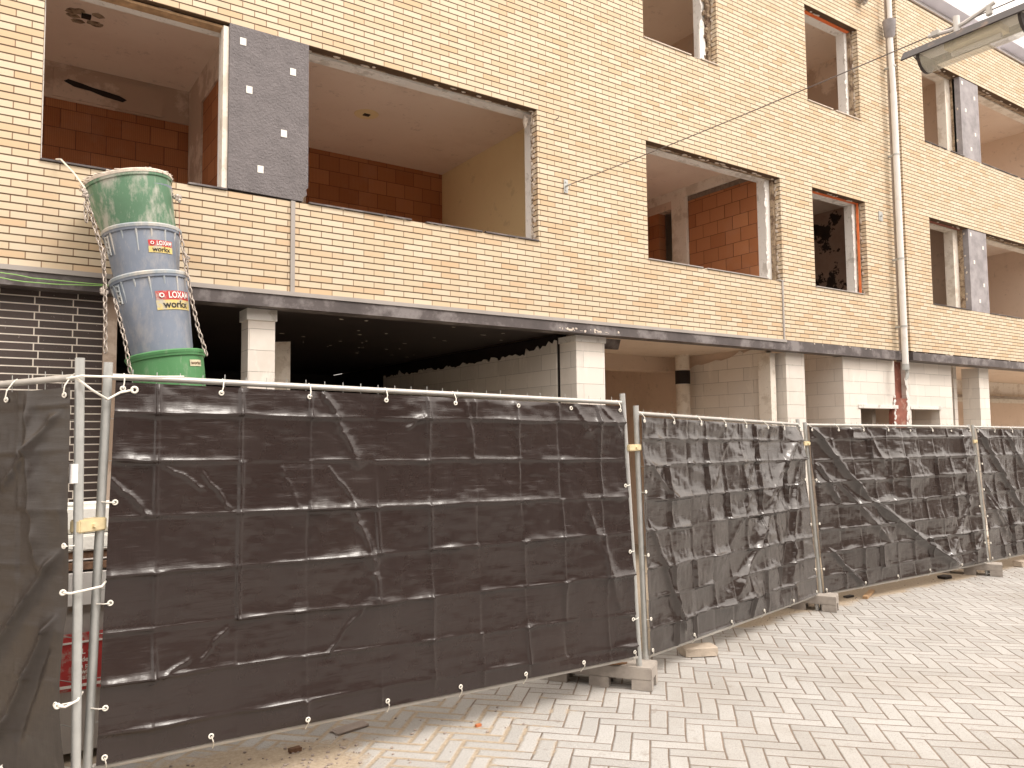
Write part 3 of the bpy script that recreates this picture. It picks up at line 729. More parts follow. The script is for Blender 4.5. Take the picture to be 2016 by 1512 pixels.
# bracket anchor, wall plate, hook -----------------------------------
an = MB().box(5.72, 5.78, FY-.012, FY-.001, 4.68, 4.84).cyl((5.75, FY-.012, 4.76), (5.75, FY-.09, 4.76), .012).cyl((5.75, FY-.02, 4.81), (5.75, FY-.012, 4.81), .012).cyl((5.75, FY-.02, 4.71), (5.75, FY-.012, 4.71), .012)
an.build('wall_anchor', MAT['galv'], B)
MB().box(12.47, 12.58, FY-.014, FY-.001, 5.35, 5.51).cyl((12.52, FY-.05, 5.43), (12.52, FY-.014, 5.43), .016).build('wall_plate', MAT['galv'], B)
MB().path([(5.62, FY, 5.55), (5.62, FY-.04, 5.55), (5.63, FY-.05, 5.58)], .005).build('wall_hook', MAT['wire'], B)
# small floodlight-like fitting high on the wall
o = MB().box(12.08, 12.24, FY-.16, FY-.02, 8.98, 9.35, bev=.05).build('wall_fitting', MAT['concrete'], B); smooth_by_angle(o, 60)
# downpipe
px, py = 12.86, 7.03
dp = MB().cyl((px-.04, py, 8.68), (px, py, 7.6), .047, n=20).cyl((px, py, 7.6), (px, py, 2.93), .052, n=20).build('downpipe', MAT['downpipe'], B); smooth_by_angle(dp)
s = MB().lathe([(.05, 8.55), (.085, 8.60), (.105, 8.84), (.11, 8.86), (.0, 8.86)], Matrix.Translation((px-.04, py, 0)), 4*6).build('rainwater_head', MAT['grayboard'], dp); smooth_by_angle(s)
s = MB().cyl((px-.05, py-.02, 8.86), (px-.05, py-.02, 9.45), .04, n=14).build('upper_pipe', MAT['downpipe'], dp); smooth_by_angle(s)
for z in (8.05, 6.5, 4.70, 3.55):
    s = MB().cyl((px, py, z), (px, py, z+.03), .058, n=20).box(px-.02, px+.02, py, FY, z, z+.03).build('pipe_bracket', MAT['galv'], dp); smooth_by_angle(s)
s = MB().cyl((px, py, 2.83), (px, py, 2.93), .056, n=20).path([(px+.02, py, 2.83), (px+.05, py, 2.78), (px+.02, py, 2.70), (px-.01, py, 2.66)], [.02, .03, .028, .01]).build('broken_pipe_end', MAT['galv'], dp); smooth_by_angle(s)
# roof dormers --------------------------------------------------------
def dormer(x0, x1, zb=9.56, zt=10.12):
    f = MB().box(x0, x1, 7.55, 11, zb, zt).build('dormer', MAT['framew'], B)
    n = max(1, int((x1-x0)/1.15)); w = (x1-x0-.1)/n
    for k in range(n):
        a = x0+.05+k*w
        fr = leaf(a+.03, a+w-.03, zb+.08, zt-.08, 7.51, 7.548, [(a+.11, a+w-.11, zb+.19, zt-.20)]).build('window_frame', MAT['framew'], f)
        MB().box(a+.11, a+w-.11, 7.535, 7.547, zb+.19, zt-.20).build('pane', MAT['glass'], fr)
    MB().box(x0-.25, x1+.25, 7.28, 11, zt+.002, zt+.16).build('dormer_roof', MAT['soffit'], f)
dormer(2.0, 9.0); dormer(11.0, 16.6); dormer(18.2, 24.0)

# ------------------------------------------------------------------ house row added unseen behind the camera as a dark reflection for the tarpaulins
OB = empty('unseen_house_row', (4, -9, 0), 'added dark brown brick houses, unseen behind the viewer, for the tarpaulins to reflect', 'house')
MB().box(-14, 62, -16, -9, -.5, 6.6).build('wall', simple('brown_brick', (.17, .125, .10), .9, .2, 4), OB)
MB().box(-14.2, 62.2, -16.2, -8.8, 6.602, 6.85).build('roof', MAT['concrete'], OB)
for k in range(18):
    for zz in (1.2, 4.2):
        f = MB().box(-12+k*4.1, -10.2+k*4.1, -8.997, -8.95, zz, zz+1.4).build('window', MAT['framew'], OB)
        MB().box(-11.9+k*4.1, -10.3+k*4.1, -8.948, -8.94, zz+.1, zz+1.3).build('pane', MAT['glass'], f)
# ------------------------------------------------------------------ overhead wire, lamp
wr = MB(); pts = []
for k in range(31):
    t = k/30; y = FY-.09-t*11.0; pts.append((5.75, y, 4.76-.11*t-.02*math.sin(math.pi*min(1, t/.42))+.22*max(0, t-.42)))
wr.path(pts, .0045, 6)
wr = tag(wr.build('overhead_wire', MAT['wire']), 'thin steel wire spanning from the brick wall anchor out over the street', 'wire')
LP = empty('street_lamp', (5.75, 2.62, 4.45), 'grey trough-shaped street lamp with clear cover hanging from the overhead wire', 'street lamp')
ya, yb = 3.00, 2.22   # far and near ends
zt = 4.605
def gutter(r0, r1, a0, a1, y0, y1, zc, n=20):
    mb = MB(); bm = mb.bm; rows = []
    for (y, rs) in ((y0, (r0, r1)), (y1, (r0, r1))):
        row = []
        for r in rs:
            row.append([bm.verts.new((5.75+r*math.sin(a0+(a1-a0)*k/n), y, zc-r*math.cos(a0+(a1-a0)*k/n))) for k in range(n+1)])
        rows.append(row)
    for k in range(n):
        for r in (0, 1): bm.faces.new((rows[0][r][k], rows[0][r][k+1], rows[1][r][k+1], rows[1][r][k]))
        for e in (0, 1): bm.faces.new((rows[e][0][k], rows[e][0][k+1], rows[e][1][k+1], rows[e][1][k]))
    for e in (0, n): bm.faces.new((rows[0][0][e], rows[0][1][e], rows[1][1][e], rows[1][0][e]))
    return mb
# canopy: shallow folded hood wider than the trough
hood = [(5.75-.15, zt-.055), (5.75-.10, zt+.015), (5.75, zt+.05), (5.75+.10, zt+.015), (5.75+.15, zt-.055), (5.75+.14, zt-.06), (5.75+.095, zt+.003), (5.75, zt+.035), (5.75-.095, zt+.003), (5.75-.14, zt-.06)]
o = MB().poly(hood, ya, yb-.12).build('canopy', MAT['lampd'], LP)
o = MB().box(5.75-.09, 5.75+.09, yb-.10, ya-.05, zt-.02, zt+.02).build('body', MAT['lampw'], LP)
o = gutter(.108, .112, -math.pi/2, math.pi/2, ya-.12, yb+.0, zt-.045).build('cover', MAT['lampglass'], LP); smooth_by_angle(o)
o = gutter(.0, .118, -math.pi/2, math.pi/2, ya-.10, ya-.12, zt-.04).build('end_cap', MAT['lampd'], LP)
o = gutter(.0, .118, -math.pi/2, math.pi/2, yb, yb-.02, zt-.04).build('end_cap', MAT['lampd'], LP)
o = MB().box(5.75-.07, 5.75+.07, yb+.13, ya-.28, zt-.07, zt-.025).build('reflector', MAT['clamp'], LP)
o = MB().cyl((5.75, ya-.30, zt-.095), (5.75, yb+.15, zt-.095), .019, n=14).build('fluorescent_tube', MAT['lampw'], LP); smooth_by_angle(o)
o = MB().cyl((5.75, 2.66, zt+.04), (5.75, 2.66, zt+.17), .022).path([(5.75, 2.86, zt+.11), (5.75, 2.70, zt+.085), (5.75, 2.60, zt+.10), (5.75, 2.40, zt+.155)], .016).build('hanger', MAT['lampw'], LP); smooth_by_angle(o)
MB().box(5.73, 5.77, 2.78, 2.84, 4.69, 4.735, bev=.006).build('wire_clamp', MAT['galvw'], LP)
MB().box(5.735, 5.765, 2.42, 2.46, 4.68, 4.76, bev=.006).build('wire_clamp', MAT['galvw'], LP)

# green-yellow earth cable drooping along the ledge
cb = MB()
cb.path([(-.6, 7.10, 3.10), (.0, 7.10, 3.095), (.15, 7.10, 3.09), (.25, 7.10, 3.085), (.36, 7.10, 3.07), (.48, 7.10, 3.07), (.73, 7.10, 3.068), (.95, 7.10, 3.07), (1.15, 7.11, 3.06)], .004, 6)
cb.path([(-.6, 7.10, 3.055), (.15, 7.10, 3.052), (.22, 7.10, 3.042), (.31, 7.10, 3.036), (.52, 7.10, 3.038), (.9, 7.10, 3.063), (1.15, 7.11, 3.045)], .004, 6)
tag(cb.build('earth_cable', MAT['cablegreen']), 'green-yellow cable sagging along the dark ledge above the black brick wall', 'cable')

# ------------------------------------------------------------------ debris chute
CH = empty('debris_chute', (1.3, 6.75, gz(1.3)), 'leaning chute of green and blue plastic buckets hanging below the left window', 'debris chute')
def mat_axis(a, b):
    a = Vector(a); b = Vector(b); q = (b-a).to_track_quat('Z', 'Y').to_matrix().to_4x4(); return Matrix.Translation(a) @ q, (b-a).length
def bucket(name, a, b, r0, r1, mat, rimmat, ribs=0, lip=.012):
    """a = top centre, b = bottom centre"""
    M, L = mat_axis(a, b)
    prof = [(r0+lip, -.012), (r0+lip+.006, .01), (r0+lip, .035), (r0, .04), (r0-.002, .07)]
    for k in range(1, 9): prof.append((r0+(r1-r0)*k/8, .07+(L-.07)*k/8))
    prof += [(r1-.006, L), (r0-.01, .0), (r0+lip, -.012)]
    o = MB().lathe(prof, M, 56).build(name, MAT[mat], CH); smooth_by_angle(o, 30)
    o2 = MB().lathe([(r0+lip+.004, -.014), (r0+lip+.012, -.004), (r0+lip+.008, .016), (r0+lip+.001, .012), (r0+lip+.004, -.014)], M, 56).build('rim', MAT[rimmat], o); smooth_by_angle(o2, 30)
    if ribs:
        rb = MB()
        for k in range(ribs):
            an = 2*math.pi*(k+.35)/ribs
            rb.cyl(M @ Vector(((r0+.004)*math.cos(an), (r0+.004)*math.sin(an), .03)), M @ Vector(((r0-.016)*math.cos(an), (r0-.016)*math.sin(an), .03+.17*(1 if k % 2 else .6))), .009, .004, n=6)
        rb.build('rib', MAT[rimmat], o)
    return o, M, L
T0 = (.975, 6.80, 3.84); T1 = (1.075, 6.76, 3.42); T1b = (1.08, 6.75, 3.44); T2 = (1.125, 6.72, 3.03); T2b = (1.135, 6.71, 3.065); T3 = (1.235, 6.66, 2.47); T3b = (1.255, 6.65, 2.455); T4 = (1.34, 6.60, 1.85)
hop, Mh, Lh = bucket('hopper', T0, T1, .315, .265, 'green', 'mortar', 0)
s2, M2, L2 = bucket('chute_section', T1b, T2, .272, .232, 'blue', 'rim', 16)
s3, M3, L3 = bucket('chute_section', T2b, T3, .275, .225, 'blue', 'rim', 16)
s4, M4, L4 = bucket('chute_section', T3b, T4, .275, .235, 'green2', 'green2', 0)
# lighter band under hopper rim
o = MB().lathe([(.311, .075), (.316, .08), (.311, .10), (.308, .10)], Mh @ Matrix.Rotation(R(5), 4, 'Y'), 56).build('band', MAT['blue'], hop)
# wrinkled caked dust on hopper rim
ck = MB()
for k in range(90):
    an = rr.uniform(0, 2*math.pi); p = Mh @ Vector((.325*math.cos(an), .325*math.sin(an), rr.uniform(-.02, .012)))
    ck.chip(p, (rr.uniform(.01, .035), rr.uniform(.006, .015), rr.uniform(.003, .009)), rr)
ck.build('caked_dust', MAT['mortar'], hop)['kind'] = 'stuff'
def surf(M, L, r0, r1, ang, d, off):
    """point on bucket: ang about the axis measured at the world side facing -Y"""
    r = r0+(r1-r0)*max(0, d-.07)/(L-.07)+off
    return M @ Vector((r*math.cos(ang), r*math.sin(ang), d))
def front_angle(M, toward):
    c = M.inverted() @ Vector(toward); return math.atan2(c.y, c.x)
def sticker(parent, M, L, r0, r1, ang0, d0, wd, hg, mat, off, name, txt=None, tmat=None, size=.05, ring=False):
    # orientation: increasing world x -> angle sign
    p0 = surf(M, L, r0, r1, ang0, d0, 0); p1 = surf(M, L, r0, r1, ang0+.05, d0, 0); sg = 1 if (p1-p0).x > 0 else -1
    rm = r0+(r1-r0)*(d0/L)
    def mp(x, y, o): return surf(M, L, r0, r1, ang0+sg*x/rm, d0-y, o)
    n = 12; bmx = MB(); bm = bmx.bm; g0 = [[bm.verts.new(mp(-wd/2+wd*i/n, -hg/2+hg*j, off)) for j in (0, 1)] for i in range(n+1)]
    for i in range(n): bm.faces.new((g0[i][0], g0[i+1][0], g0[i+1][1], g0[i][1]))
    st = bmx.build(name, MAT[mat], parent)
    if txt:
        me = text_mesh(txt, size, off=size*.02)
        bm2 = bmesh.new(); bm2.from_mesh(me); xs_ = [v.co.x for v in bm2.verts]; W0 = max(xs_)-min(xs_)
        bmesh.ops.subdivide_edges(bm2, edges=bm2.edges[:], cuts=1)
        sc = min(1.0, (wd*(.62 if ring else .86))/W0); 
        for v in bm2.verts: v.co = mp(v.co.x*sc+(wd*.12 if ring else 0), v.co.y, off+.003)
        t = MB(); t.bm.free(); t.bm = bm2; t.build('lettering', MAT[tmat], parent)
        if ring:
            t = MB(); c = mp(-wd*.36, 0, off+.003); c2 = mp(-wd*.36, 0, off+.05); t.ring(c, c2-c, hg*.22, hg*.07, 16, 5).build('logo_ring', MAT[tmat], parent)
A2 = front_angle(M2, (0, 0, 2.0)); 
def sgn(M, L, r0, r1, a):
    p0 = surf(M, L, r0, r1, a, .1, 0); p1 = surf(M, L, r0, r1, a+.05, .1, 0); return 1 if (p1-p0).x > 0 else -1
sg2 = sgn(M2, L2, .272, .232, A2); sg3 = sgn(M3, L3, .275, .225, A2)
sticker(s2, M2, L2, .272, .232, A2+sg2*.50, .145, .19, .048, 'stred', .004, 'red_sticker', 'LOXAM', 'stwh', .046, True)
sticker(s2, M2, L2, .272, .232, A2+sg2*.50, .193, .19, .048, 'styel', .004, 'yellow_sticker', 'workx', 'stbk', .052)
sticker(s3, M3, L3, .275, .225, A2+sg3*.52, .185, .30, .070, 'stred', .004, 'red_sticker', 'LOXAM', 'stwh', .068, True)
sticker(s3, M3, L3, .275, .225, A2+sg3*.52, .258, .30, .075, 'styel', .004, 'yellow_sticker', 'workx', 'stbk', .078)
A4 = front_angle(M4, (0, 0, 2.0)); sg4 = sgn(M4, L4, .275, .235, A4)
sticker(s4, M4, L4, .275, .235, A4+sg4*.85, .10, .12, .05, 'stfade', .004, 'faded_sticker', 'workx', 'woodd', .038)
def chain(pts, parent, name='chain', lk=.055, wire=.0058):
    P = [Vector(p) for p in pts]; mb = MB(); k = 0
    for a, b in zip(P[:-1], P[1:]):
        d = b-a; n = max(1, int(d.length/(lk*.82))); u = d.normalized(); s1 = u.orthogonal().normalized()
        for i in range(n):
            c = a+d*(i+.5)/n; nr = s1 if k % 2 else u.cross(s1)
            mb.ring(c, nr, lk*.26, wire, 12, 5, stretch=lk*.5/(lk*.26), updir=u); k += 1
    o = mb.build(name, MAT['chain'], parent); smooth_by_angle(o, 80); return o
chain([(.66, 6.62, 3.66), (.78, 6.58, 3.22), (.80, 6.56, 2.98), (.81, 6.52, 2.45)], CH)
chain([(.66, 6.60, 3.60), (.67, 6.60, 3.44)], CH)
chain([(.785, 6.55, 3.25), (.79, 6.55, 3.08)], CH)
chain([(.86, 6.50, 2.86), (.93, 6.46, 2.55), (.97, 6.44, 2.30)], CH)
chain([(1.34, 7.14, 4.04), (1.31, 6.80, 3.80), (1.30, 6.62, 3.74)], CH)
chain([(1.33, 6.55, 3.42), (1.40, 6.5, 2.95), (1.45, 6.46, 2.68), (1.51, 6.42, 2.46)], CH)
MB().path([(1.325, 6.62, 3.74), (1.33, 6.60, 3.42)], .003, 5).build('red_cord', MAT['red'], CH)
for x, z in ((.655, 3.665), (.80, 2.93), (1.31, 3.73), (1.38, 3.25)):
    o = MB()
    for k in range(6): o.chip((x+rr.uniform(-.015, .015), 6.58, z+rr.uniform(-.03, .03)), (.017, .012, .019), rr)
    o.build('hook', MAT['chain'], CH)
for (M, L, p, f) in ((M2, L2, s2, A2), (M3, L3, s3, A2)):
    sgx = sgn(M, L, .27, .23, f); mb = MB()
    for a_ in (-1.18, -1.05):
        mb.cyl(surf(M, L, .27, .23, f+sgx*a_, .05, .012), surf(M, L, .27, .23, f+sgx*a_, .20, .012), .007, n=6)
    for d_ in (.06, .10, .14, .18): mb.chip(surf(M, L, .27, .23, f-sgx*1.11, d_, .012), (.02, .012, .008), rr)
    mb.build('hinge_plate', MAT['rim'], p)
MB().path([(.50, 7.15, 3.94+.12), (.53, 7.10, 4.05), (.60, 6.80, 3.86), (.655, 6.60, 3.70)], .007, 6).build('rope', MAT['rope'], CH)

# ------------------------------------------------------------------ fence panels with tarpaulins
def vnoise(s, t, fs, ft, seed):
    r = np.random.RandomState(seed); T = r.rand(64, 64)
    a = s*fs+100; b = t*ft+100; i = np.floor(a).astype(int); j = np.floor(b).astype(int); u = a-i; v = b-j
    u = u*u*(3-2*u); v = v*v*(3-2*v)
    def g_(i, j): return T[i % 64, j % 64]
    return (g_(i, j)*(1-u)*(1-v)+g_(i+1, j)*u*(1-v)+g_(i, j+1)*(1-u)*v+g_(i+1, j+1)*u*v)-.5
def tarp_disp(s, t, Ls, seed, hf, vf, dg, facet=.010, crease=.006, billow=.02, wr=.0016, wave=.0):
    r = np.random.RandomState(seed)
    D = np.zeros_like(s)
    # fractional fold coordinates
    hk = [a+(b-a)*s/Ls+.012*vnoise(s, t*0, 3, 1, seed+7+k) for k, (a, b) in enumerate(hf)]
    vk = [a+(b-a)*(1-t/1.85)+.010*vnoise(t, s*0, 3, 1, seed+57+k) for k, (b, a) in enumerate(vf)]
    hb = [np.full_like(s, -.02)]+sorted(hk, key=lambda q: q.mean())+[np.full_like(s, 1.9)]
    vb = [np.full_like(s, -.02)]+sorted(vk, key=lambda q: q.mean())+[np.full_like(s, Ls+.02)]
    bi = sum(np.clip((t-hb[k])/np.maximum(hb[k+1]-hb[k], .02), 0, 1) for k in range(len(hb)-1))
    ai = sum(np.clip((s-vb[k])/np.maximum(vb[k+1]-vb[k], .02), 0, 1) for k in range(len(vb)-1))
    nodes = r.randn(len(vb)+1, len(hb)+1)*facet
    i = np.clip(np.floor(ai).astype(int), 0, len(vb)-1); j = np.clip(np.floor(bi).astype(int), 0, len(hb)-1); u = ai-i; v = bi-j
    D += nodes[i, j]*(1-u)*(1-v)+nodes[i+1, j]*u*(1-v)+nodes[i, j+1]*(1-u)*v+nodes[i+1, j+1]*u*v
    # creases: strong sawtooth above horizontal folds, varying per cell
    for k in range(1, len(hb)-1):
        d = t-hb[k]; am = r.rand(len(vb)+1)**1.6
        a_ = am[i]*(1-u)**.3; a_ = am[np.clip(np.floor(ai).astype(int), 0, len(vb))]
        a_ = a_*(.6+vnoise(s, t*0, 9, 1, seed+11*k)) + .16
        a_ = np.clip(a_, 0, 2)
        D += crease*2.2*a_*np.where(d > 0, np.exp(-d/.055), np.exp(d/.007))
        fl = np.clip(.75+1.6*vnoise(s, t*0, 4.2, 1, seed+13*k+2), 0, 1.3)
        D += crease*.80*fl*np.where(d > 0, np.exp(-d/.010), np.exp(d/.004))
    for k in range(1, len(vb)-1):
        d = s-vb[k]; am = r.rand(len(hb)+1)*r.choice([-1, 1], len(hb)+1)
        a_ = am[np.clip(np.floor(bi).astype(int), 0, len(hb))]
        D += crease*1.7*a_*np.where(d > 0, np.exp(-d/.03), np.exp(d/.008)) + crease*1.25*np.exp(-np.abs(d)/.009)*np.clip(.7+1.5*vnoise(t, s*0, 5, 1, seed+17*k), 0, 1.2)
    for (s0, t0, s1, t1, wd, am) in dg:
        L = math.hypot(s1-s0, t1-t0); ux, uy = (s1-s0)/L, (t1-t0)/L
        al = ((s-s0)*ux+(t-t0)*uy)/L; ac = (s-s0)*(-uy)+(t-t0)*ux
        ac = ac+.012*vnoise(al, al*0, 6, 1, seed+3)
        tap = np.clip(al/.12, 0, 1)*np.clip((1-al)/.12, 0, 1)
        wv = wd*(.6+.8*np.clip(al, 0, 1))
        acu = ac*(1 if ux >= 0 else -1)
        prof = np.where(acu > 0, np.exp(-acu/(wv*1.1)), np.exp(acu/(wv*.35)))*.8+np.exp(-(ac/wv)**2)*.35
        D += 1.25*am*tap*prof*(1+.5*vnoise(al, ac, 14, 20, seed+5))
    D += wave*(vnoise(s+.3*t, t, 1.6, 5.5, seed+31)+.5*vnoise(s, t+.2*s, 3.1, 9, seed+32))
    D += billow*(vnoise(s, t, 1.1, 1.3, seed+1))*np.sin(np.pi*np.clip(s/Ls, 0, 1))
    rg = lambda a, b, k: .25-np.abs(vnoise(s+.35*t, t-.25*s, a, b, seed+k))
    D += wr*3*rg(2.3, 5, 41)*np.clip(vnoise(s, t, 1.3, 1.6, seed+43)*4, 0, 1)+wr*2*rg(5, 3, 42)*np.clip(vnoise(s, t, 1.1, 1.1, seed+44)*4, 0, 1)
    D += wr*6*vnoise(s, t, 5, 4, seed+2)+wr*3*vnoise(s+t*.5, t, 12, 26, seed+4)+wr*1.6*vnoise(s, t-.3*s, 34, 20, seed+6)
    return D
def make_panel(name_i, A, Bp, hb, ht, label, post_ext=(.07, .07), group='mesh fence panels closing off the building site', down=.16, steel='galv'):
    """A,B bottom points (x,y) ; hb,ht tuples for bottom/top tube world z at both ends, top xy may shift"""
    (ax, ay), (atx, aty) = A; (bx, by), (btx, bty) = Bp
    root = empty('mesh_fence', ((ax+bx)/2, (ay+by)/2, min(hb)-.1), label, 'fence panel', group)
    r = .019
    a0 = Vector((ax, ay, hb[0])); a1 = Vector((atx, aty, ht[0])); b0 = Vector((bx, by, hb[1])); b1 = Vector((btx, bty, ht[1]))
    da = (a1-a0).normalized(); db = (b1-b0).normalized()
    for (p0, p1, d) in ((a0, a1, da), (b0, b1, db)):
        o = MB().cyl(p0-d*down, p1+d*post_ext[0], .0215, n=18).build('post', MAT[steel], root); smooth_by_angle(o, 40)
    for nm, p, q, rr_ in (('top_tube', a1, b1, .0165), ('bottom_tube', a0, b0, .0165)):
        dd = (q-p).normalized(); o = MB().cyl(p+dd*.02, q-dd*.02, rr_, n=16).build(nm, MAT['galvw'], root); smooth_by_angle(o, 40)
    w_ = MB(); L = (b0-a0).length; n = int(L/.115); rq = random.Random(len(label))
    for k in range(1, n):
        f = k/n; p = a0.lerp(b0, f); q = a1.lerp(b1, f); d = (q-p).normalized()
        w_.cyl(p-d*.01, q+d*(.03+rq.uniform(0, .012)), .0022, n=5)
    for k in range(1, 9):
        f = k/9; w_.cyl(a0.lerp(a1, f), b0.lerp(b1, f), .0022, n=5)
    w_.build('wire_mesh', MAT['galv'], root)
    return root, a0, a1, b0, b1
def make_tarp(a0, a1, b0, b1, side, label, mat, seed, hf, vf, dg, group=None, res=.0095, edge=(.03, .03, .02, .03), sag=None, ties=(7, 5, 3, 3), tie_mat='tie', **kw):
    """edge = left,right,top,bottom insets"""
    root = empty('tarpaulin', tuple((a0+b0)/2-Vector((0, 0, .05))), label, 'tarpaulin', group)
    L = ((b0-a0).length+(b1-a1).length)/2; H = ((a1-a0).length+(b1-b0).length)/2
    nu = int(L/res); nv = int(H/res)
    U, V = np.meshgrid(np.linspace(edge[0]/L, 1-edge[1]/L, nu), np.linspace(edge[3]/H, 1-edge[2]/H, nv), indexing='ij')
    s = U*L; t = V*1.85
    A0, A1, B0, B1 = [np.array(p) for p in (a0, a1, b0, b1)]
    P = (A0*(1-U[..., None])*(1-V[..., None])+B0*U[..., None]*(1-V[..., None])+A1*(1-U[..., None])*V[..., None]+B1*U[..., None]*V[..., None])
    nrm = np.cross(B0-A0, A1-A0); nrm = nrm/np.linalg.norm(nrm)*side
    D = tarp_disp(s, t, L, seed, hf, vf, dg, **kw)
    # pinned near the tube at its edges
    e = np.minimum(np.minimum(U*L, (1-U)*L)/.05, np.minimum(V*H, (1-V)*H)/.05); e = np.clip(e, .35, 1)
    D = D*e
    P = P+nrm*(.021+.016*np.log1p(np.exp((D+.022)/.016)))[..., None]
    if sag is not None: P = P+sag(U, V)
    idx = np.arange(nu*nv).reshape(nu, nv)
    Fq = np.stack([idx[:-1, :-1], idx[1:, :-1], idx[1:, 1:], idx[:-1, 1:]], -1).reshape(-1, 4)
    sh = mesh_np('sheet', P.reshape(-1, 3), Fq, MAT[mat], root)
    # eyelets with ties
    rq = random.Random(seed); N = Vector(nrm)
    def pt(u, v):
        i = int(round((u*L-edge[0])/(L-edge[0]-edge[1])*(nu-1))); j = int(round((v*H-edge[3])/(H-edge[2]-edge[3])*(nv-1)))
        return Vector(P[min(max(i, 0), nu-1), min(max(j, 0), nv-1)])
    def eyelet(u, v, tgt, tied=True):
        p = pt(u, v)+N*.006
        o = MB().ring(p, N, .0105, .0044, 14, 6).build('eyelet', MAT[tie_mat], root); smooth_by_angle(o, 80)
        if tied:
            q = Vector(tgt); o = MB().path([p+N*.006, (p+q)/2+N*.026, q+N*.022, q+Vector((0, 0, .018)) if v > .5 else q-Vector((0, 0, .025))], .0032, 6)
            o.build('cable_tie', MAT[tie_mat], root)
    nt_, nb_, nl_, nr_ = ties
    for k in range(nt_):
        u = (edge[0]+.03+(L-edge[0]-edge[1]-.06)*k/(nt_-1))/L; eyelet(u, 1-(edge[2]+.035)/H, a1.lerp(b1, min(.99, u+.004)), rq.random() < .7)
    for k in range(nb_):
        u = (edge[0]+.03+(L-edge[0]-edge[1]-.06)*k/(nb_-1))/L; eyelet(u, (edge[3]+.03)/H, a0.lerp(b0, min(.99, u+.005)))
    for k in range(nl_):
        v = .10+.78*(k+.2)/nl_; eyelet((edge[0]+.025)/L, v, a0.lerp(a1, v))
    for k in range(nr_):
        v = .10+.78*(k+.2)/nr_; eyelet(1-(edge[1]+.025)/L, v, b0.lerp(b1, v))
    return root
Z = H0
# panel one (nearest long panel)
P1, a0, a1, b0, b1 = make_panel(1, ((.502, 4.337), (.551, 4.337)), ((4.135, 4.376), (4.071, 4.424)), (Z-1.563, Z-1.645), (Z+.317, Z+.242), 'widest fence panel in the middle, beside the two leaning posts at left')
hf1 = [(.16, .09), (.39, .32), (.62, .60), (.89, .90), (1.16, 1.16), (1.44, 1.42), (1.67, 1.70)]
vf1 = [(.27, .23), (.68, .65), (1.04, 1.05), (1.49, 1.46), (1.84, 1.82), (2.19, 2.17), (2.56, 2.50), (2.88, 2.88), (3.26, 3.26)]
dg1 = [(.24, 1.44, .49, 1.28, .008, .008), (.45, 1.40, .62, 1.17, .008, .009), (.02, 1.37, .23, 1.15, .014, .014), (1.15, 1.42, 1.36, 1.15, .008, .008),
       (.88, 1.43, .99, 1.16, .010, .005), (.48, .43, .63, .59, .008, .009), (1.14, .35, 1.39, .61, .008, .010), (.23, .34, .45, .46, .008, .007),
       (1.10, 1.85, 1.23, 1.66, .022, .014), (1.20, 1.70, 1.36, 1.38, .035, .014), (1.30, 1.20, 1.45, .82, .032, .016), (1.43, .88, 1.47, .60, .03, .015),
       (2.11, 1.83, 2.17, 1.40, .022, .011), (3.04, 1.83, 3.18, 1.60, .03, .009), (1.66, 1.62, 1.81, 1.71, .012, .010), (3.08, 1.2, 3.40, .3, .06, .012), (3.3, 1.83, 3.5, 1.6, .03, .01)]
make_tarp(a0, a1, b0, b1, 1, 'dark brown-black tarpaulin creased into a grid of folds across the widest fence panel', 'tarp', 21, hf1, vf1, dg1,
          group='tarpaulins tied to the fence panels', edge=(.03, .05, .028, .02), ties=(8, 8, 3, 3), facet=.013, crease=.013, billow=.04, wave=.006, res=.0085)
# panel zero, turning back to the facade
P0, c0, c1, d0, d1 = make_panel(0, ((-1.42, 7.08), (-1.45, 7.08)), ((.445, 4.25), (.42, 4.25)), (Z-1.50, Z-1.54), (Z+.20, Z+.305), 'fence panel at the far left turning back towards the facade', post_ext=(.09, .09))
hf0 = [(.20, .16), (.45, .42), (.70, .66), (.98, .95), (1.25, 1.22), (1.50, 1.50), (1.70, 1.72)]
vf0 = [(.4+.33*k, .4+.33*k) for k in range(9)]
dg0 = [(3.36, 1.05, 2.75, .35, .04, .03), (3.34, 1.70, 2.9, 1.3, .03, .02), (3.34, .75, 2.9, .05, .04, .03), (3.1, 1.8, 3.2, .9, .05, .03), (3.30, .60, 3.05, .10, .03, -.02), (2.7, 1.0, 2.4, .3, .06, .02)]
def sag0(U, V):
    o = np.zeros(U.shape+(3,)); k = np.exp(-((1-U)*3.3/.55)**2)*np.clip(1-V*1.4, 0, 1)**1.5
    pull = np.exp(-((1-U)*3.3/.25)**2)*np.clip(np.sin(np.pi*np.clip((.42-V)/.42, 0, 1)), 0, 1)
    o[..., 0] += -.03*pull; o[..., 1] += .0*pull
    o[..., 0] += .0*k; o[..., 1] += -.02*k
    return o
make_tarp(c0, c1, d0, d1, 1, 'slack brownish tarpaulin with a gathered lower corner at the far left', 'tarp3', 33, hf0, vf0, dg0,
          group='tarpaulins tied to the fence panels', edge=(.05, .005, .05, -.06), ties=(9, 9, 4, 2), facet=.012, crease=.005, billow=.10, res=.011, sag=sag0)
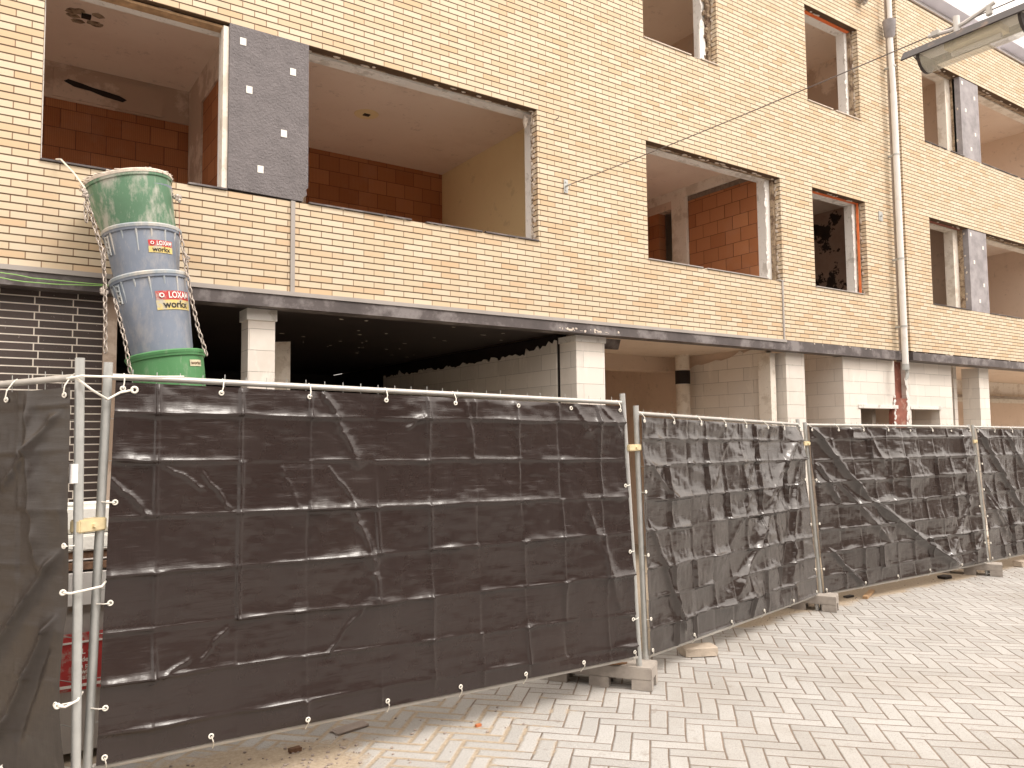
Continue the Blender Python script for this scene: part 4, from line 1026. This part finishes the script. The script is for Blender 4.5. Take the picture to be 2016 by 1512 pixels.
# panel two
P2, e0, e1, f0, f1 = make_panel(2, ((4.296, 4.47), (4.25, 4.47)), ((7.66, 5.30), (7.57, 5.385)), (Z-1.695, Z-1.775), (Z+.165, Z+.092), 'fence panel behind the shiny wrinkled tarpaulin, second from the widest', post_ext=(.06, .03), steel='galv')
dg2 = [(3.35, 1.82, 1.35, .15, .07, .035), (3.35, 1.82, 2.2, 1.0, .05, .02), (3.36, 1.80, 2.61, .0, .05, .03), (3.4, 1.75, 2.35, .0, .06, -.02), (.05, 1.05, .55, .02, .035, .03), (.05, 1.5, .55, 1.1, .03, .012), (1.7, 1.84, 1.15, 1.2, .04, .012),
       (2.3, 1.84, 1.9, 1.3, .03, .010), (2.0, 1.2, 1.2, .5, .05, .012), (3.3, 1.6, 3.0, .2, .05, .02)]
make_tarp(e0, e1, f0, f1, 1, 'shiny wrinkled tarpaulin with bright silvery highlights, right of the widest panel', 'tarp2', 45, [(.21, .20), (.43, .41), (.66, .63), (.94, .95), (1.18, 1.20), (1.44, 1.47), (1.65, 1.67)],
          [(.38+.35*k, .38+.35*k) for k in range(8)], dg2, group='tarpaulins tied to the fence panels', edge=(.0, .03, .03, .02), ties=(8, 6, 3, 3), facet=.017, crease=.019, billow=.07, wave=.032, wr=.0020, res=.0105)
# panel three
P3, g0_, g1_, h0_, h1_ = make_panel(3, ((7.80, 5.33), (7.73, 5.41)), ((11.62, 5.35), (11.53, 5.45)), (Z-1.79, Z-1.822), (Z+.088, Z+.058), 'fence panel whose tarpaulin has a long diagonal fold, third from the right edge', post_ext=(.03, .03))
dg3 = [(.0, 1.85, 1.05, .95, .05, .045), (.9, 1.05, 3.05, -.02, .05, .045), (.05, 1.45, .45, .95, .04, .03), (.38, 1.25, 1.45, .42, .05, .022), (.15, .50, .78, .0, .022, .03),
       (3.6, .9, 2.7, .10, .05, .02), (3.75, .4, 3.3, .0, .05, .02), (.6, 1.4, 1.5, .6, .06, -.02), (3.7, 1.8, 3.3, 1.0, .05, .02), (1.2, 1.8, 1.6, 1.1, .04, .01)]
make_tarp(g0_, g1_, h0_, h1_, 1, 'dark tarpaulin with one long bright diagonal fold from its upper left corner', 'tarp2', 57, [(.19, .20), (.44, .44), (.69, .65), (.94, .93), (1.20, 1.21), (1.45, 1.45), (1.69, 1.71)],
          [(.42+.38*k, .42+.38*k) for k in range(9)], dg3, group='tarpaulins tied to the fence panels', edge=(.0, .03, .025, .02), ties=(8, 6, 3, 3), facet=.012, crease=.017, billow=.06, wave=.014, wr=.0016, res=.012)
# panel four
P4, i0, i1, j0, j1 = make_panel(4, ((11.76, 5.38), (11.68, 5.46)), ((15.2, 5.5), (15.15, 5.56)), (Z-1.822, Z-1.86), (Z+.055, Z+.02), 'fence panel cut by the right edge of the photo', post_ext=(.03, .03))
dg4 = [(.0, 1.85, 1.3, .5, .05, .045), (.9, 1.8, 2.0, .6, .06, .035), (.05, 1.1, .8, .2, .05, .02), (.1, .9, .6, .3, .05, .02)]
make_tarp(i0, i1, j0, j1, 1, 'dark tarpaulin at the right edge of the photo with two parallel diagonal folds', 'tarp2', 69, [(.19, .20), (.44, .44), (.69, .65), (.94, .93), (1.20, 1.21), (1.45, 1.45), (1.69, 1.71)],
          [(.40+.38*k, .40+.38*k) for k in range(8)], dg4, group='tarpaulins tied to the fence panels', edge=(.0, .03, .025, .02), ties=(7, 7, 4, 4), facet=.012, crease=.017, billow=.06, wave=.014, wr=.0016, res=.014)
# clamps coupling neighbouring posts
def clamp(p, q, z, w, h, label, mat='clamp'):
    p = Vector((p[0], p[1], z)); q = Vector((q[0], q[1], z)); c = (p+q)/2; d = (q-p); L = d.length/2+.016; an = math.atan2(d.y, d.x)
    root = empty('fence_clamp', c, label, 'clamp', 'clamps joining neighbouring fence posts')
    m = MB().box(c.x-L, c.x+L, c.y-.032, c.y+.032, c.z-h/2, c.z+h/2, bev=.006, rot=an, c=c); o = m.build('plate', MAT[mat], root); smooth_by_angle(o, 30)
    nn = Vector((math.sin(an), -math.cos(an), 0))
    o = MB().cyl(c+nn*.03, c+nn*.045, .013, n=6).build('bolt', MAT[mat], root)
clamp((.425, 4.25), (.530, 4.337), Z-.405, .15, .062, 'yellowed clamp joining the two tall posts at the left')
clamp((4.09, 4.41), (4.265, 4.47), Z-.10, .12, .05, 'pale clamp joining the posts right of the widest panel')
clamp((7.60, 5.36), (7.75, 5.39), Z-.12, .1, .045, 'small yellow clamp on the posts with the white slat')
clamp((11.56, 5.42), (11.71, 5.44), Z-.15, .1, .05, 'small pale clamp on the rightmost pair of posts')
# extra ties and tape on the left posts
o = MB().path([(.36, 4.20, Z+.29), (.42, 4.19, Z+.305), (.60, 4.27, Z+.31), (.9, 4.30, Z+.325)], .006, 6).path([(.395, 4.205, Z+.30), (.47, 4.21, Z+.24), (.545, 4.28, Z+.20), (.60, 4.28, Z+.235), (.66, 4.29, Z+.25)], .006, 6).ring((.665, 4.285, Z+.25), (0, -1, 0), .014, .006)
tag(o.build('rope_tie', MAT['tie'], smooth=True), 'white cord knotted round the tops of the two left posts', 'cord')
for z, x0_, x1_, lb in ((-.70, .37, .56, 'upper white cable tie round the leftmost tall post, just below the clamp'), (-1.21, .36, .47, 'lower white cable tie round the leftmost tall post, level with the red notice')):
    o = MB(); o.path([(x0_, 4.215, Z+z), (x0_+.03, 4.195, Z+z-.005), (x1_-.03, 4.21, Z+z+.01), (x1_, 4.30, Z+z+.02)], .006, 6).ring((x0_, 4.212, Z+z), (0, -1, 0), .01, .005)
    tag(o.build('post_tie', MAT['tie'], smooth=True), lb, 'cable tie')
tp = MB().cyl((.408, 4.25, Z-.20), (.409, 4.25, Z-.11), .0245, n=18).build('tape_wrap', MAT['framew']); smooth_by_angle(tp)
tag(tp, 'crumpled clear tape wrapped round the leftmost tall post', 'tape')

# ------------------------------------------------------------------ concrete feet
def foot(x, y, ang, label, L=.68, W=.24, H=.165):
    z = gz(x)
    root = MB(); c = Vector((x, y, z))
    # local build along x then rotate
    root.box(x-L/2, x+L/2, y-W/2, y+W/2, z+.075, z+H, bev=.006, rot=ang, c=c)
    for fx in (-L/2+.001, -.075, L/2-.151):
        for fy in (-W/2+.001, W/2-.071):
            root.box(x+fx, x+fx+.15, y+fy, y+fy+.07, z+.001, z+.0765, rot=ang, c=c)
    for fx in (L/2-.13, L/2-.28): pass
    o = root.build('concrete_foot', MAT['foot']); tag(o, label, 'fence foot', 'concrete feet under the fence posts')
    return o
def foot_at(px_, py_, ang, label, near=.10, **k):
    """px,py: post position; near end lies `near` beyond the post along the outward direction"""
    d = Vector((math.cos(ang), math.sin(ang))); L = k.get('L', .68); c = Vector((px_, py_))-d*(L/2-near)
    return foot(c.x, c.y, ang, label, **k)
foot_at(4.17, 4.43, R(-55), 'long concrete foot carrying a dry leaf, right of the widest fence panel', near=.13, L=.80)
foot_at(7.72, 5.34, R(-62), 'notched concrete foot under the middle pair of posts', near=.22, L=.78, W=.26)
foot_at(11.68, 5.40, R(-66), 'notched concrete foot under the rightmost pair of posts', near=.22, L=.78, W=.26)
foot_at(.47, 4.27, R(60), 'concrete foot under the two left posts, cut by the photo edge', near=.2, L=.7)

# ------------------------------------------------------------------ loose things
def rock(name, c, sz, mat, label, cat, seed, sub=2, rot=0):
    r = random.Random(seed); mb = MB()
    vs = bmesh.ops.create_cube(mb.bm, size=2)['verts']
    bmesh.ops.bevel(mb.bm, geom=mb.bm.edges[:], offset=.18, segments=1, affect='EDGES')
    bmesh.ops.subdivide_edges(mb.bm, edges=mb.bm.edges[:], cuts=1)
    for v in mb.bm.verts:
        k = 1+r.uniform(-.09, .09); p = Vector((v.co.x*sz[0]*k, v.co.y*sz[1]*k, v.co.z*sz[2]*(1+r.uniform(-.08, .08)))); p.rotate(Matrix.Rotation(rot, 3, 'Z'))
        v.co = p+Vector((c[0], c[1], c[2]+sz[2]))
    return tag(mb.build(name, MAT[mat]), label, cat)
rock('broken_paver', (5.20, 4.77, gz(5.2)), (.15, .085, .04), 'stone', 'broken beige paving stone propping the tube of the shiny tarpaulin panel', 'paving stone', 2, rot=R(-25))
rock('broken_paver', (12.9, 5.45, gz(12.9)), (.09, .07, .045), 'stone', 'small brown stone under the fence tube at the right edge', 'paving stone', 3)
rock('flat_slate', (2.03, 4.80, gz(2)), (.12, .05, .008), 'slate', 'flat grey slate lying half under the bottom tube of the widest panel', 'slate', 5, rot=R(10))
rock('stone_lump', (1.62, 4.64, gz(1.6)), (.035, .02, .012), 'woodd', 'dark brown lump lying on the sand below the widest panel', 'stone', 6)
rock('brick_chip', (2.73, 4.38, gz(2.7)), (.020, .010, .008), 'chipred', 'orange brick chip lying in the paving joint', 'brick chip', 7)
# leaf on foot
lf = MB(); lz = gz(4.1)+.165
for k in range(7): lf.chip((4.03+rr.uniform(-.05, .05), 4.50+rr.uniform(-.03, .03), lz+rr.uniform(0, .018)), (.045, .03, .006), rr)
tag(lf.build('dry_leaf', MAT['leaf']), 'curled brown dry leaf lying on the long concrete foot', 'leaf')
# wood slat and dark offcut by the third panel
sl_ = MB().box(8.65, 9.15, 5.41, 5.465, gz(9)+.008, gz(9)+.035, rot=R(22), c=Vector((8.9, 5.44, 0)))
tag(sl_.build('wooden_slat', MAT['wood']), 'short pale wooden slat lying on the dirt strip by the long diagonal fold panel', 'wooden slat')
rock('rubber_scrap', (8.62, 5.52, gz(8.6)), (.07, .03, .01), 'black', 'flat black scrap lying beside the pale wooden slat', 'scrap', 8)
rock('rubber_block', (10.9, 5.55, gz(10.9)), (.09, .06, .02), 'black', 'black block under the bottom tube near the rightmost posts', 'block', 9)
# crumbs of sand and mortar
cr = MB(); r_ = random.Random(77)
for k in range(280):
    x = .7+abs(r_.gauss(0, 1.1)); y = 4.50-abs(r_.gauss(0, .30))+.35*r_.random(); s_ = r_.uniform(.002, .011)
    cr.chip((x, y, gz(x)+s_*.5), (s_*1.3, s_, s_*.8), r_)
for k in range(170):
    x = r_.uniform(4.5, 12.5); y = 5.6-abs(r_.gauss(0, .35)); s_ = r_.uniform(.003, .009); cr.chip((x, y, gz(x)+s_*.5), (s_*1.3, s_, s_*.8), r_)
cr = cr.build('grit', MAT['slate']); cr['kind'] = 'stuff'; cr['label'] = 'loose grit and mortar crumbs scattered below the fence'; cr['category'] = 'grit'

# container with red sign behind the gap
SK = empty('waste_container', (1.1, 5.5, gz(1)), 'grey container with a red notice seen through the gap between the left posts', 'container')
zb = gz(1)+.06
MB().poly([(.30, zb), (1.9, zb), (2.0, Z-.78), (.22, Z-.78)], 5.20, 6.1).build('body', MAT['skip'], SK)
MB().box(.20, 2.02, 5.165, 5.198, Z-.94, Z-.76).build('rim', MAT['downpipe'], SK)
sg = MB().box(.44, .84, 5.178, 5.19, Z-1.42, Z-1.10).build('red_notice', MAT['stred'], SK)
MB().box(.45, .83, 5.172, 5.1775, Z-1.155, Z-1.145).build('white_line', MAT['stwh'], sg)
MB().box(.45, .83, 5.172, 5.1775, Z-1.40, Z-1.385).build('white_line', MAT['stwh'], sg)
for txt, z, s_ in (('AL GE', -1.205, .042), ('den', -1.25, .036), ('n pui', -1.285, .036), ('wilt', -1.318, .036), ('afv', -1.35, .036)):
    me = text_mesh(txt, s_, off=.0008); t = MB(); t.bm.from_mesh(me)
    for v in t.bm.verts: v.co = Vector((.583+v.co.x, 5.174, Z+z+v.co.y))
    t.build('lettering', MAT['stwh'], sg)
o = MB().box(.35, .95, 5.30, 5.42, Z-.76, Z-.72).box(.40, 1.1, 5.34, 5.6, Z-.70, Z-.66).build('broken_plank', MAT['woodd']); tag(o, 'splintered brown planks lying on the grey container', 'plank')
o = MB().box(.38, .9, 5.32, 5.5, Z-.655, Z-.56, bev=.01).build('foam_board', MAT['foam']); tag(o, 'white foam board lying on the splintered planks', 'foam board')
o = MB().box(.42, .95, 5.36, 5.62, Z-.555, Z-.38, bev=.03).build('white_sack', MAT['foam']); tag(o, 'bulging white sack on top of the container rubble', 'sack')
